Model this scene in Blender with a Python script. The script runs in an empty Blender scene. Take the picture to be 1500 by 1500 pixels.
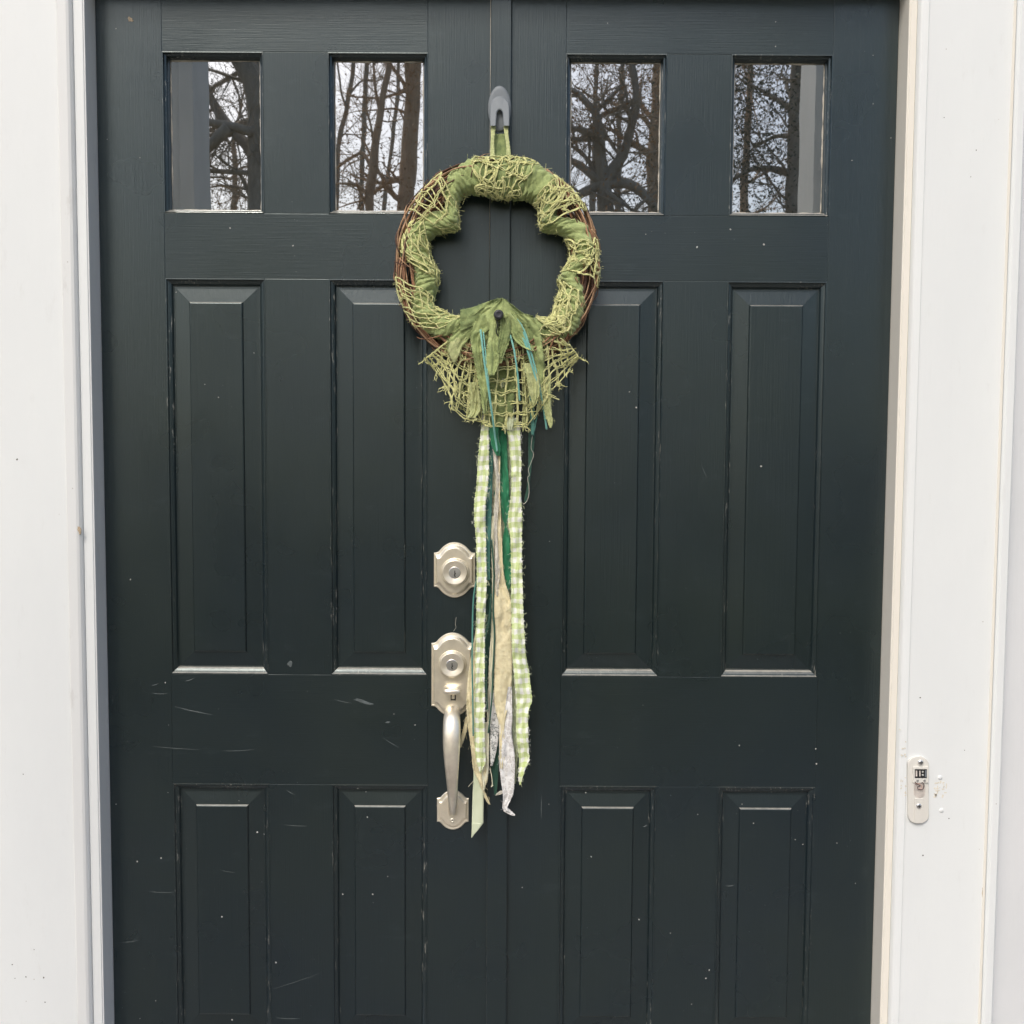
import bpy, bmesh, math, random
from mathutils import Vector, Matrix, noise
random.seed(7)
S = bpy.context.scene
COL = S.collection
PI = math.pi

# ------------------------------------------------------------------ camera
CAM = Vector((0.0366, -1.9963, 1.32))
PITCH, YAW, ROLL = -0.06247, -0.00138, 0.00579
fwd = Vector((math.sin(YAW)*math.cos(PITCH), math.cos(YAW)*math.cos(PITCH), math.sin(PITCH)))
rt = Vector((math.cos(YAW), -math.sin(YAW), 0)); up = rt.cross(fwd)
RT = math.cos(ROLL)*rt + math.sin(ROLL)*up
UP = -math.sin(ROLL)*rt + math.cos(ROLL)*up
cd = bpy.data.cameras.new('camera'); cam = bpy.data.objects.new('camera', cd); COL.objects.link(cam)
cam.matrix_world = Matrix(((RT.x, UP.x, -fwd.x, CAM.x), (RT.y, UP.y, -fwd.y, CAM.y), (RT.z, UP.z, -fwd.z, CAM.z), (0, 0, 0, 1)))
cd.sensor_width = 36; cd.sensor_height = 36; cd.lens = 36; cd.clip_start = 0.05; cd.clip_end = 600
S.camera = cam

# ------------------------------------------------------------------ sky, sun, exposure
SUN_AZ, SUN_EL = math.radians(-22), math.radians(50)      # measured from the door's outward normal, minus = left
sd = Vector((math.sin(SUN_AZ)*math.cos(SUN_EL), -math.cos(SUN_AZ)*math.cos(SUN_EL), math.sin(SUN_EL)))
W = bpy.data.worlds.new('World'); S.world = W; W.use_nodes = True
nt = W.node_tree; nt.nodes.clear()
o_ = nt.nodes.new('ShaderNodeOutputWorld'); b_ = nt.nodes.new('ShaderNodeBackground'); s_ = nt.nodes.new('ShaderNodeTexSky')
s_.sky_type = 'NISHITA'; s_.sun_disc = False; s_.sun_elevation = SUN_EL
s_.sun_rotation = math.atan2(sd.x, sd.y)
s_.air_density = 1.0; s_.dust_density = 4.2; s_.ozone_density = 1.0
b_.inputs[1].default_value = 0.15
nt.links.new(s_.outputs[0], b_.inputs[0]); nt.links.new(b_.outputs[0], o_.inputs[0])
sl = bpy.data.lights.new('sun', 'SUN'); sl.energy = 1.1; sl.angle = math.radians(14); sl.color = (1, .985, .935)
so = bpy.data.objects.new('sun', sl); COL.objects.link(so)
so.rotation_euler = sd.to_track_quat('Z', 'Y').to_euler(); so.location = sd*20
S.view_settings.view_transform = 'Standard'; S.view_settings.look = 'None'
S.view_settings.exposure = 0.29; S.view_settings.gamma = 1.0; S.view_settings.use_curve_mapping = False
S.render.engine = 'CYCLES'
S.cycles.max_bounces = 4; S.cycles.glossy_bounces = 3; S.cycles.diffuse_bounces = 2; S.cycles.transparent_max_bounces = 6
S.cycles.use_denoising = True; S.cycles.use_adaptive_sampling = True; S.cycles.adaptive_threshold = .02

# ------------------------------------------------------------------ helpers
def ray(px, py):
    return fwd + RT*(px-750)/1500 - UP*(py-750)/1500
def at(px, py, Y=0.0):
    d = ray(px, py); t = (Y-CAM.y)/d.y
    return CAM + d*t
def mirror_at(px, py, D):
    """where a thing stands, D metres in front of the door, that the glass shows at this pixel"""
    d = ray(px, py); t = (0.02-CAM.y)/d.y; p = CAM + d*t
    r = Vector((d.x, -d.y, d.z)); k = (D+0.02)/d.y
    return p + r*k
def nz(x, y=0., z=0.): return noise.noise(Vector((x, y, z)))

class MB:
    def __init__(s): s.v = []; s.f = []; s.uv = None
    def vert(s, p): s.v.append(tuple(p)); return len(s.v)-1
    def box(s, x0, x1, y0, y1, z0, z1):
        i = len(s.v)
        s.v += [(x0,y0,z0),(x1,y0,z0),(x1,y1,z0),(x0,y1,z0),(x0,y0,z1),(x1,y0,z1),(x1,y1,z1),(x0,y1,z1)]
        s.f += [tuple(i+k for k in q) for q in ((0,1,5,4),(1,2,6,5),(2,3,7,6),(3,0,4,7),(4,5,6,7),(3,2,1,0))]
        return s
    def tube(s, pts, r, n=5, flat=1.0):
        pts = [Vector(p) for p in pts]; m = len(pts)
        rr = r if isinstance(r, (list, tuple)) else [r]*m
        base = len(s.v); prev = None
        for i, p in enumerate(pts):
            t = pts[min(i+1, m-1)] - pts[max(i-1, 0)]
            if t.length < 1e-9: t = Vector((0, 0, 1))
            t.normalize()
            if prev is None:
                a = Vector((0, 1, 0)) if abs(t.y) < .9 else Vector((1, 0, 0))
            else: a = prev
            a = (a - t*a.dot(t))
            if a.length < 1e-6: a = t.orthogonal()
            a.normalize(); prev = a; b = t.cross(a)
            for k in range(n):
                w = 2*PI*k/n
                s.v.append(tuple(p + (a*math.cos(w)*flat + b*math.sin(w))*rr[i]))
        for i in range(m-1):
            for k in range(n):
                k2 = (k+1) % n
                s.f.append((base+i*n+k, base+i*n+k2, base+(i+1)*n+k2, base+(i+1)*n+k))
        s.f.append(tuple(base+k for k in reversed(range(n)))); s.f.append(tuple(base+(m-1)*n+k for k in range(n)))
        return s
    def lathe(s, c, prof, n=40):
        """revolve (radius, y) about the axis along y through c=(x,z); first point may have radius 0"""
        base = len(s.v)
        for (r, y) in prof:
            for k in range(n):
                w = 2*PI*k/n; s.v.append((c[0]+r*math.cos(w), y, c[1]+r*math.sin(w)))
        for i in range(len(prof)-1):
            for k in range(n):
                k2 = (k+1) % n
                s.f.append((base+i*n+k, base+(i+1)*n+k, base+(i+1)*n+k2, base+i*n+k2))
        s.f.append(tuple(base+(len(prof)-1)*n+k for k in reversed(range(n))))
        return s
    def loops(s, loops, cap=True):
        """skin closed loops of equal length; cap the last"""
        base = len(s.v); n = len(loops[0])
        for L in loops: s.v += [tuple(p) for p in L]
        for i in range(len(loops)-1):
            for k in range(n):
                k2 = (k+1) % n
                s.f.append((base+i*n+k, base+i*n+k2, base+(i+1)*n+k2, base+(i+1)*n+k))
        if cap: s.f.append(tuple(base+(len(loops)-1)*n+k for k in range(n)))
        return s
    def grid(s, P, uv=None):
        base = len(s.v); a = len(P); b = len(P[0])
        for row in P: s.v += [tuple(p) for p in row]
        if uv is not None:
            if s.uv is None: s.uv = {}
            for i in range(a):
                for j in range(b): s.uv[base+i*b+j] = uv[i][j]
        for i in range(a-1):
            for j in range(b-1):
                s.f.append((base+i*b+j, base+i*b+j+1, base+(i+1)*b+j+1, base+(i+1)*b+j))
        return s
    def build(s, name, mat, parent=None, smooth=False, bevel=0, solid=0, fix=True):
        me = bpy.data.meshes.new(name); me.from_pydata(s.v, [], s.f); me.update()
        if fix:
            bm = bmesh.new(); bm.from_mesh(me); bmesh.ops.recalc_face_normals(bm, faces=bm.faces); bm.to_mesh(me); bm.free()
        if s.uv is not None:
            L = me.uv_layers.new(name='UVMap')
            for lp in me.loops: L.data[lp.index].uv = s.uv.get(lp.vertex_index, (0, 0))
        if smooth:
            me.polygons.foreach_set('use_smooth', [True]*len(me.polygons))
        o = bpy.data.objects.new(name, me); COL.objects.link(o)
        if mat: me.materials.append(M[mat])
        if parent: o.parent = parent
        if bevel:
            m = o.modifiers.new('b', 'BEVEL'); m.width = bevel; m.segments = 2; m.limit_method = 'ANGLE'; m.angle_limit = math.radians(40)
        if solid:
            m = o.modifiers.new('s', 'SOLIDIFY'); m.thickness = solid; m.offset = 0
        return o
def empty(name, loc=(0, 0, 0)):
    o = bpy.data.objects.new(name, None); o.empty_display_size = .1; COL.objects.link(o); o.location = loc; return o
def tag(o, label=None, cat=None, group=None, kind=None):
    if label: o['label'] = label
    if cat: o['category'] = cat
    if group: o['group'] = group
    if kind: o['kind'] = kind
    return o

# ------------------------------------------------------------------ materials
M = {}
class NT:
    def __init__(s, name):
        m = bpy.data.materials.new(name); m.use_nodes = True; s.m = m; s.t = m.node_tree; s.n = s.t.nodes; s.n.clear()
        s.out = s.n.new('ShaderNodeOutputMaterial'); s.p = s.n.new('ShaderNodeBsdfPrincipled')
        s.t.links.new(s.p.outputs[0], s.out.inputs[0]); M[name] = m
    def new(s, t, **kw):
        n = s.n.new(t)
        for k, v in kw.items(): setattr(n, k, v)
        return n
    def link(s, a, b): s.t.links.new(a, b)
    def coord(s, scale=(1, 1, 1), out='Object'):
        c = s.new('ShaderNodeTexCoord'); mp = s.new('ShaderNodeMapping'); mp.inputs['Scale'].default_value = scale
        s.link(c.outputs[out], mp.inputs[0]); return mp.outputs[0]
    def noise(s, vec, scale, detail=4, rough=.55):
        n = s.new('ShaderNodeTexNoise'); n.inputs['Scale'].default_value = scale; n.inputs['Detail'].default_value = detail
        n.inputs['Roughness'].default_value = rough; s.link(vec, n.inputs['Vector']); return n.outputs['Fac']
    def ramp(s, fac, *stops):
        r = s.new('ShaderNodeValToRGB'); e = r.color_ramp.elements
        while len(e) < len(stops): e.new(.5)
        for i, (p, c) in enumerate(stops):
            e[i].position = p; e[i].color = (*c, 1) if isinstance(c, tuple) else (c, c, c, 1)
        s.link(fac, r.inputs[0]); return r.outputs[0]
    def mix(s, fac, a, b, mode='MIX'):
        n = s.new('ShaderNodeMix', data_type='RGBA', blend_type=mode)
        for sock, v in ((n.inputs[0], fac), (n.inputs[6], a), (n.inputs[7], b)):
            if isinstance(v, (int, float)): sock.default_value = v
            elif isinstance(v, tuple): sock.default_value = (*v, 1)
            else: s.link(v, sock)
        return n.outputs[2]
    def math(s, op, a, b=0.):
        n = s.new('ShaderNodeMath', operation=op)
        for i, v in enumerate((a, b)):
            if isinstance(v, (int, float)): n.inputs[i].default_value = v
            else: s.link(v, n.inputs[i])
        return n.outputs[0]
    def bump(s, h, strength=.3, dist=.001):
        b = s.new('ShaderNodeBump'); b.inputs['Strength'].default_value = strength; b.inputs['Distance'].default_value = dist
        s.link(h, b.inputs['Height']); s.link(b.outputs[0], s.p.inputs['Normal'])
    def set(s, **kw):
        for k, v in kw.items():
            i = s.p.inputs[k.replace('_', ' ')]
            if isinstance(v, (int, float)): i.default_value = v
            elif isinstance(v, tuple): i.default_value = (*v, 1)
            else: s.link(v, i)

PAINT = (.0125, .0175, .0165)
def door_paint(name, sc, worn=0., dust_sheen=0.):
    t = NT(name)
    big = t.noise(t.coord((1, 1, 1)), 2.6, 4)
    col = t.ramp(big, (.3, (.0048, .0112, .0170)), (.7, (.0072, .0140, .0138)))
    # fine specks of lighter paint and dirt
    v = t.new('ShaderNodeTexVoronoi'); v.inputs['Scale'].default_value = 62; t.link(t.coord(), v.inputs['Vector'])
    gate = t.noise(t.coord(), 9., 3)
    m1 = t.math('LESS_THAN', v.outputs['Distance'], .045)
    m2 = t.math('GREATER_THAN', gate, .60)
    sp = t.math('MULTIPLY', m1, m2)
    col = t.mix(t.math('MULTIPLY', sp, .45), col, (.30, .31, .28))
    # hazy scuffs
    sm = t.ramp(t.noise(t.coord((1, 1, 2.2)), 13., 4, .7), (.60, 0.), (.85, 1.))
    col = t.mix(t.math('MULTIPLY', sm, .16), col, (.10, .13, .14))
    if worn:
        w = t.ramp(t.noise(t.coord((60, 60, 11)), 3.2, 6, .75), (.57, 0.), (.66, 1.))
        w2 = t.ramp(t.noise(t.coord((1, 1, .7)), 6., 2), (.42, 0.), (.62, 1.))
        col = t.mix(t.math('MULTIPLY', t.math('MULTIPLY', w, w2), worn), col, (.34, .33, .29))
    if dust_sheen:  # dust plus sky reflection on upward ledges, painted as a pale colour
        g = t.new('ShaderNodeNewGeometry'); sx = t.new('ShaderNodeSeparateXYZ'); t.link(g.outputs['Normal'], sx.inputs[0])
        d = t.ramp(sx.outputs['Z'], (.50, 0.), (.85, 1.))
        dn = t.ramp(t.noise(t.coord((1, 1, 1)), 45., 5, .7), (.25, .45), (.6, 1.))
        col = t.mix(t.math('MULTIPLY', t.math('MULTIPLY', d, dn), dust_sheen), col, (.46, .44, .38))
    gr = t.noise(t.coord(sc), 1., 3, .65)
    rough = t.ramp(t.noise(t.coord(), 5., 3), (.3, .25), (.7, .34))
    t.set(Base_Color=col, Roughness=rough, IOR=1.78, Specular_Tint=(.87, 1., 1.))
    t.bump(gr, .26 if sc[0] < 50 else .38, .0011)
door_paint('paint_v', (420, 420, 9))
door_paint('paint_h', (9, 420, 420))
door_paint('paint_panel', (260, 260, 7))
door_paint('paint_mould', (300, 300, 20), worn=.85, dust_sheen=.8)
door_paint('paint_step', (300, 300, 20), worn=.2, dust_sheen=.75)

def trim(name, a, b, dirt=.3):
    t = NT(name)
    n1 = t.noise(t.coord((3, 3, 1)), 3., 5)
    col = t.ramp(n1, (.3, a), (.75, b))
    st = t.ramp(t.noise(t.coord((5, 5, 1.2)), 9., 7, .72), (.60, 0.), (.80, 1.))
    col = t.mix(t.math('MULTIPLY', st, dirt), col, (.42, .40, .36))
    v = t.new('ShaderNodeTexVoronoi'); v.inputs['Scale'].default_value = 26; t.link(t.coord(), v.inputs['Vector'])
    m = t.math('MULTIPLY', t.math('LESS_THAN', v.outputs['Distance'], .028), t.math('GREATER_THAN', t.noise(t.coord(), 6., 2), .56))
    col = t.mix(t.math('MULTIPLY', m, .6), col, (.30, .26, .2))
    t.set(Base_Color=col, Roughness=.45)
    t.bump(t.math('ADD', t.noise(t.coord((170, 170, 8)), 1., 4), t.math('MULTIPLY', t.noise(t.coord((1, 1, .5)), 26., 3), 2.)), .32, .0008)
trim('trim_white', (.775, .80, .795), (.805, .83, .82), .16)
trim('trim_sunlit', (.80, .765, .68), (.82, .79, .71), .25)  # warm sun on the right reveal and steps, painted into the colour
trim('trim_dirty', (.765, .775, .76), (.80, .815, .80), .45)
trim('wall_white', (.71, .725, .73), (.76, .77, .775), .2)
trim('post_paint', (.36, .37, .345), (.42, .425, .40), .2)
trim('bracket_white', (.70, .68, .62), (.76, .75, .70), .4)

def glass():
    t = NT('pane_glass'); t.n.remove(t.p)
    g = t.new('ShaderNodeBsdfGlossy'); g.inputs['Roughness'].default_value = .012; g.inputs['Color'].default_value = (.93, .95, .94, 1)
    d = t.new('ShaderNodeBsdfDiffuse'); d.inputs['Color'].default_value = (.030, .031, .030, 1)
    mx = t.new('ShaderNodeMixShader'); mx.inputs[0].default_value = .62
    bp = t.new('ShaderNodeBump'); bp.inputs['Strength'].default_value = .02; bp.inputs['Distance'].default_value = .004
    t.link(t.noise(t.coord(), 11., 1), bp.inputs['Height']); t.link(bp.outputs[0], g.inputs['Normal'])
    t.link(d.outputs[0], mx.inputs[1]); t.link(g.outputs[0], mx.inputs[2]); t.link(mx.outputs[0], t.out.inputs[0])
glass()
def simple(name, col, rough=.6, metal=0., var=.25, nsc=40., bump=.0, bsc=300., **kw):
    t = NT(name)
    n = t.noise(t.coord(), nsc, 4)
    a = tuple(c*(1-var) for c in col); b = tuple(min(1, c*(1+var)) for c in col)
    t.set(Base_Color=t.ramp(n, (.3, a), (.7, b)), Roughness=rough, Metallic=metal, **kw)
    if bump: t.bump(t.noise(t.coord(), bsc, 3), bump, .0008)
simple('putty', (.50, .47, .40), .8, var=.3, bump=.6)
simple('nickel', (.93, .86, .70), .29, .72, .07, 60., .06, 900.)
simple('nickel_worn', (.92, .84, .70), .33, .74, .12, 45., .06, 900.)
simple('steel', (.82, .82, .82), .3, 1., .04)
simple('hook_grey', (.175, .198, .215), .55, .1, .05)
simple('black', (.012, .012, .014), .5)
simple('button', (.035, .037, .045), .32, 0., .2)
simple('chip', (.48, .48, .45), .7, 0., .25)
simple('chip_dim', (.10, .12, .12), .6, 0., .3)
simple('chip_tan', (.45, .36, .25), .8, 0., .4, 400.)
simple('dark_dot', (.10, .09, .08), .8)
simple('stain', (.72, .68, .58), .8, 0., .10, 120.)
simple('contact', (.72, .66, .60), .4, .3)
simple('wire_pink', (.62, .42, .36), .5)
simple('wire_dark', (.10, .06, .055), .5)

def fabric(name, c0, c1, sc=1500., b=.5, nsc=60.):
    t = NT(name)
    n = t.noise(t.coord(), nsc, 5, .65)
    col = t.ramp(n, (.28, c0), (.72, c1))
    t.set(Base_Color=col, Roughness=.92, Sheen_Weight=.25, Sheen_Roughness=.5)
    t.bump(t.math('ADD', t.noise(t.coord(), 900., 3), t.math('MULTIPLY', t.noise(t.coord(), 150., 4), 2.6)), b, .0016)
fabric('fab_green', (.225, .290, .105), (.455, .530, .215))
fabric('fab_dark', (.120, .170, .060), (.32, .385, .150))
fabric('fab_pale', (.32, .37, .155), (.56, .58, .28), nsc=180.)
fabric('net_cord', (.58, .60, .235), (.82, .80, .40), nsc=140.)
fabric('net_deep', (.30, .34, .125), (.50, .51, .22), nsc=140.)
fabric('cream', (.70, .61, .36), (.83, .76, .51), b=.6, nsc=110.)
fabric('cream_pale', (.70, .68, .48), (.80, .78, .60))
fabric('sage', (.50, .56, .36), (.60, .65, .45))
fabric('white_thread', (.50, .47, .38), (.76, .74, .65), nsc=220.)
def sheeny(name, c0, c1, rough=.5):
    t = NT(name); n = t.noise(t.coord((1, 1, .25)), 110., 3)
    t.set(Base_Color=t.ramp(n, (.3, c0), (.7, c1)), Roughness=rough, Sheen_Weight=.5)
    t.bump(t.noise(t.coord((1, 1, .3)), 350., 3), .4, .001)
sheeny('emerald', (.006, .13, .055), (.015, .24, .10))
sheeny('forest', (.008, .055, .035), (.018, .09, .055))
sheeny('teal', (.045, .18, .15), (.085, .27, .22))
sheeny('aqua', (.13, .42, .37), (.24, .55, .47), .35)
sheeny('satin_pale', (.62, .68, .47), (.68, .73, .53), .35)
simple('vine_a', (.30, .155, .085), .75, 0., .5, 60., .5, 500.)
simple('vine_b', (.42, .26, .15), .7, 0., .4, 60., .5, 500.)
simple('vine_c', (.085, .042, .028), .8, 0., .5, 60., .5, 500.)

def gingham():
    t = NT('gingham')
    uv = t.new('ShaderNodeUVMap'); uv.uv_map = 'UVMap'
    sx = t.new('ShaderNodeSeparateXYZ'); t.link(uv.outputs[0], sx.inputs[0])
    def stripe(o, per, ph):
        a = t.math('FRACT', t.math('ADD', t.math('DIVIDE', o, per), ph))
        w = t.math('ABSOLUTE', t.math('SUBTRACT', a, .5))
        return t.ramp(w, (.225, 1.), (.275, 0.))
    wx = t.math('MULTIPLY', t.math('SUBTRACT', t.noise(t.coord(), 38., 3), .5), .010); wy = t.math('MULTIPLY', t.math('SUBTRACT', t.noise(t.coord((1, 1, 1)), 55., 3), .5), .014)
    s1 = stripe(t.math('ADD', sx.outputs['X'], wx), .0125, .30); s2 = stripe(t.math('ADD', sx.outputs['Y'], wy), .0195, 0.)
    f = t.math('ADD', t.math('MULTIPLY', s1, .42), t.math('MULTIPLY', s2, .58))
    col = t.ramp(f, (.0, (.82, .83, .76)), (.5, (.63, .71, .38)), (1., (.47, .58, .19)))
    w = t.noise(t.coord(), 700., 3)
    col = t.mix(t.ramp(w, (.35, 0.), (.8, .35)), col, (.86, .88, .80))
    t.set(Base_Color=col, Roughness=.9, Sheen_Weight=.2); t.bump(w, .4, .0008)
gingham()
def lace(name, base, hole):
    t = NT(name)
    v = t.new('ShaderNodeTexVoronoi'); v.inputs['Scale'].default_value = 110; v.feature = 'DISTANCE_TO_EDGE'; t.link(t.coord(), v.inputs['Vector'])
    n = t.noise(t.coord(), 75., 3)
    m = t.math('MAXIMUM', t.ramp(n, (.50, 0.), (.56, 1.)), t.math('LESS_THAN', v.outputs['Distance'], .07))
    t.set(Base_Color=t.mix(m, hole, base), Roughness=.85); t.bump(m, .5, .001)
lace('lace_white', (.78, .78, .76), (.60, .585, .56))
def open_lace():
    t = NT('lace_open')
    v = t.new('ShaderNodeTexVoronoi'); v.inputs['Scale'].default_value = 420; v.feature = 'DISTANCE_TO_EDGE'; t.link(t.coord(), v.inputs['Vector'])
    n = t.noise(t.coord(), 85., 3)
    m = t.math('MAXIMUM', t.ramp(n, (.50, 0.), (.54, 1.)), t.math('MULTIPLY', t.math('LESS_THAN', v.outputs['Distance'], .10), 1.))
    t.set(Base_Color=(.78, .78, .75), Roughness=.85, Alpha=m)
open_lace()

def bark(name, a, b):
    t = NT(name); n = t.noise(t.coord((1, 1, .35)), 9., 7, .7)
    t.set(Base_Color=t.ramp(n, (.3, a), (.7, b)), Roughness=.95); t.bump(n, .8, .03)
bark('bark_grey', (.27, .23, .17), (.47, .40, .305)); bark('bark_brown', (.40, .275, .17), (.60, .44, .285))
def leafmat(name, a, b):
    t = NT(name); t.set(Base_Color=t.ramp(t.noise(t.coord(), 1.4, 4), (.3, a), (.7, b)), Roughness=.7)
leafmat('leaf_brown', (.34, .185, .085), (.54, .33, .165)); leafmat('needle', (.06, .075, .05), (.12, .135, .085)); leafmat('needle_olive', (.12, .115, .05), (.23, .20, .09))
def groundmat():
    t = NT('lawn_mat'); n = t.noise(t.coord(), 1.6, 8, .7)
    t.set(Base_Color=t.ramp(n, (.3, (.055, .06, .026)), (.55, (.10, .085, .04)), (.8, (.14, .095, .055))), Roughness=.95); t.bump(n, .6, .05)
    t = NT('concrete'); n = t.noise(t.coord(), 7., 8, .65)
    t.set(Base_Color=t.ramp(n, (.3, (.17, .155, .145)), (.7, (.27, .25, .23))), Roughness=.85); t.bump(n, .4, .004)
groundmat()

# ------------------------------------------------------------------ the setting
FLOOR = -0.115
g = MB(); N = 24
P = []
for i in range(N+1):
    row = []
    for j in range(N+1):
        x = -150+300*i/N; y = -260+262.0*j/N
        row.append((x, y, -.62+.25*nz(x*.05, y*.05)*min(1, max(0, -(y+6))/20)))
    P.append(row)
g.grid(P); tag(g.build('ground', 'lawn_mat', smooth=True), 'winter lawn with leaf litter in front of the house', 'ground', kind='structure')
tag(MB().box(-2.6, 2.6, -2.6, .30, -.70, FLOOR-.03).build('porch_floor', 'concrete', bevel=.01), 'grey concrete porch slab before the door', 'floor', kind='structure')

# ------------------------------------------------------------------ house wall round the opening
WALLY = -.022
hw = empty('house_wall', (0, .05, FLOOR)); hw.location = (0, 0, 0)
def wallbit(x0, x1, z0, z1):
    MB().box(x0, x1, WALLY, .16, z0, z1).build('wall_panel', 'wall_white', hw)
wallbit(.90, 4.0, -.70, 3.3); wallbit(-4.0, -.92, -.70, 3.3); wallbit(-.92, .90, 2.33, 3.3)
tag(hw, 'pale grey painted house wall around the white door casing', 'wall')

# ------------------------------------------------------------------ door frame
X0, X1 = -.762, .762
DTOP, DBOT = 2.176, -.085
fr = empty('door_frame', (0, 0, 0))
tag(fr, 'white painted wooden door frame with stepped casing around the dark double door', 'door frame')
CY = -.050
def prism(name, mat, prof, z0, z1, parent=fr):
    """vertical extrusion of an (x,y) outline"""
    b = MB(); n = 2
    a = [(x, y, z0) for x, y in prof]; c = [(x, y, z1) for x, y in prof]
    b.v = a+c; k = len(prof)
    b.f = [(i, (i+1) % k, k+(i+1) % k, k+i) for i in range(k)] + [tuple(range(k)), tuple(range(2*k-1, k-1, -1))]
    return b.build(name, mat, parent, bevel=.0012)
ZT = 2.30
# jambs: reveal faces
prism('jamb', 'trim_dirty', [(X0-.0008, .12), (X0-.0008, CY+.0015), (X0-.014, CY+.0015), (X0-.014, .12)], FLOOR, 2.19)
prism('jamb', 'trim_sunlit', [(X1+.0008, .12), (X1+.0008, CY+.0015), (X1+.014, CY+.0015), (X1+.014, .12)], FLOOR, 2.19)
MB().box(X0-.016, X1+.016, CY+.002, .12, 2.181, 2.2).build('head_jamb', 'trim_white', fr, bevel=.001)
# stops behind the doors keep daylight out
MB().box(X0-.002, X0+.014, .046, .06, FLOOR, 2.181).build('door_stop', 'trim_white', fr)
MB().box(X1-.014, X1+.002, .046, .06, FLOOR, 2.181).build('door_stop', 'trim_white', fr)
MB().box(X0, X1, .046, .06, 2.165, 2.181).build('door_stop', 'trim_white', fr)
def moulding(sgn, xa, xb, mats):
    """stepped moulding beside the jamb: band A, rounded step up, band B"""
    w = xb-xa
    def q(u, y): return (sgn*(xa+w*u), y)
    prism('casing_band', mats[0], [q(0, .03), q(0, CY), q(.40, CY), q(.40, .03)], FLOOR, 2.19)
    pr = [q(.405, .03), q(.405, CY-.001), q(.43, CY-.0045), q(.50, CY-.0085), q(.60, CY-.0105), q(.97, CY-.0120), q(1.005, CY-.0108), q(1.005, .03)]
    prism('casing_moulding', mats[1], pr, FLOOR, 2.19)
moulding(-1, .7655, .8105, ('trim_white', 'trim_dirty')); moulding(1, .7655, .7955, ('trim_sunlit', 'trim_white'))
prism('casing', 'trim_white', [(-.9735, .03), (-.9735, CY-.009), (-.8104, CY-.009), (-.8104, .03)], FLOOR, 2.19)
prism('casing', 'trim_white', [(.7953, .03), (.7953, CY-.009), (.9535, CY-.009), (.9535, .03)], FLOOR, 2.19)
for sg, m in ((-1, 'trim_white'), (1, 'trim_sunlit')):
    xa = .974 if sg < 0 else .954
    prism('backband', 'trim_white', [(sg*xa, .02), (sg*xa, CY-.0165), (sg*(xa+.004), CY-.021), (sg*(xa+.017), CY-.021), (sg*(xa+.020), CY-.018), (sg*(xa+.020), .02)], FLOOR, 2.315)
    prism('caulk_line', m, [(sg*(xa-.0035), .02), (sg*(xa-.0035), CY-.0096), (sg*(xa-.0006), CY-.0145), (sg*(xa-.0006), .02)], FLOOR, 2.19)  # right strip carries the warm sunlight in its colour
MB().box(-.973, .953, CY-.008, .03, 2.191, 2.30).build('head_casing', 'trim_white', fr, bevel=.0015)
MB().box(-.02+X0, X1+.02, -.09, .12, FLOOR-.03, DBOT-.006).build('threshold', 'steel', fr, bevel=.004)

# marks on the casing
def ell(mb, px, py, Y, a, b, ang=0, th=.0004, n=9, rag=.35):
    c = at(px, py, Y); L0 = []; L1 = []
    for k in range(n):
        w = 2*PI*k/n; r = 1+rag*(random.random()-.5)
        x, z = a*math.cos(w)*r, b*math.sin(w)*r
        x, z = x*math.cos(ang)-z*math.sin(ang), x*math.sin(ang)+z*math.cos(ang)
        L0.append((c.x+x, Y+.0003, c.z+z)); L1.append((c.x+x*.85, Y-th, c.z+z*.85))
    mb.loops([L0, L1])
FY = CY-.009
mb = MB()
for (x, y, r) in [(25, 673, .0022), (34, 1134, .0012), (18, 1413, .0015), (38, 1431, .0015), (64, 1432, .0018), (22, 1433, .001), (66, 1468, .0013), (1348, 1022, .0016),
                  (1352, 1253, .0018), (1430, 220, .0012), (1413, 1099, .001), (1390, 1199, .0013), (1422, 259, .001), (1383, 172, .001), (50, 1391, .001), (1347, 293, .001)]:
    ell(mb, x, y, FY, r, r*.8, random.random()*3)
mb.build('paint_nicks', 'dark_dot', fr)['kind'] = 'stuff'
mb = MB(); ell(mb, 116, 776, CY-.0121, .003, .0075, .1, .0006, 14, .8); ell(mb, 1440, 1308, FY, .003, .013, .1, .0006, 14, .9)
mb.build('bare_wood_chips', 'chip_tan', fr)['kind'] = 'stuff'
mb = MB()
for _ in range(26):
    ell(mb, 1369+random.random()*18, 1146+random.random()*22, FY, .0012+.003*random.random(), .0008+.002*random.random(), random.random()*3, .0002, 8, .8)
for _ in range(16):
    ell(mb, 1318+random.random()*9, 1068+random.random()*130, FY+.0005 if False else CY-.0121, .0008+.0012*random.random(), .001+.002*random.random(), random.random()*3, .0002, 8, .8)
mb.build('glue_residue', 'stain', fr)['kind'] = 'stuff'
mb = MB()
for (x, y) in ((1377, 1139), (1379, 1187)):
    c = at(x, y, FY); mb.lathe((c.x, c.z), [(.0042, FY+.001), (.0042, FY-.0008), (.003, FY-.0016), (.0008, FY-.0017)], 18)
mb.build('wall_plug', 'trim_white', fr, smooth=True)

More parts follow.
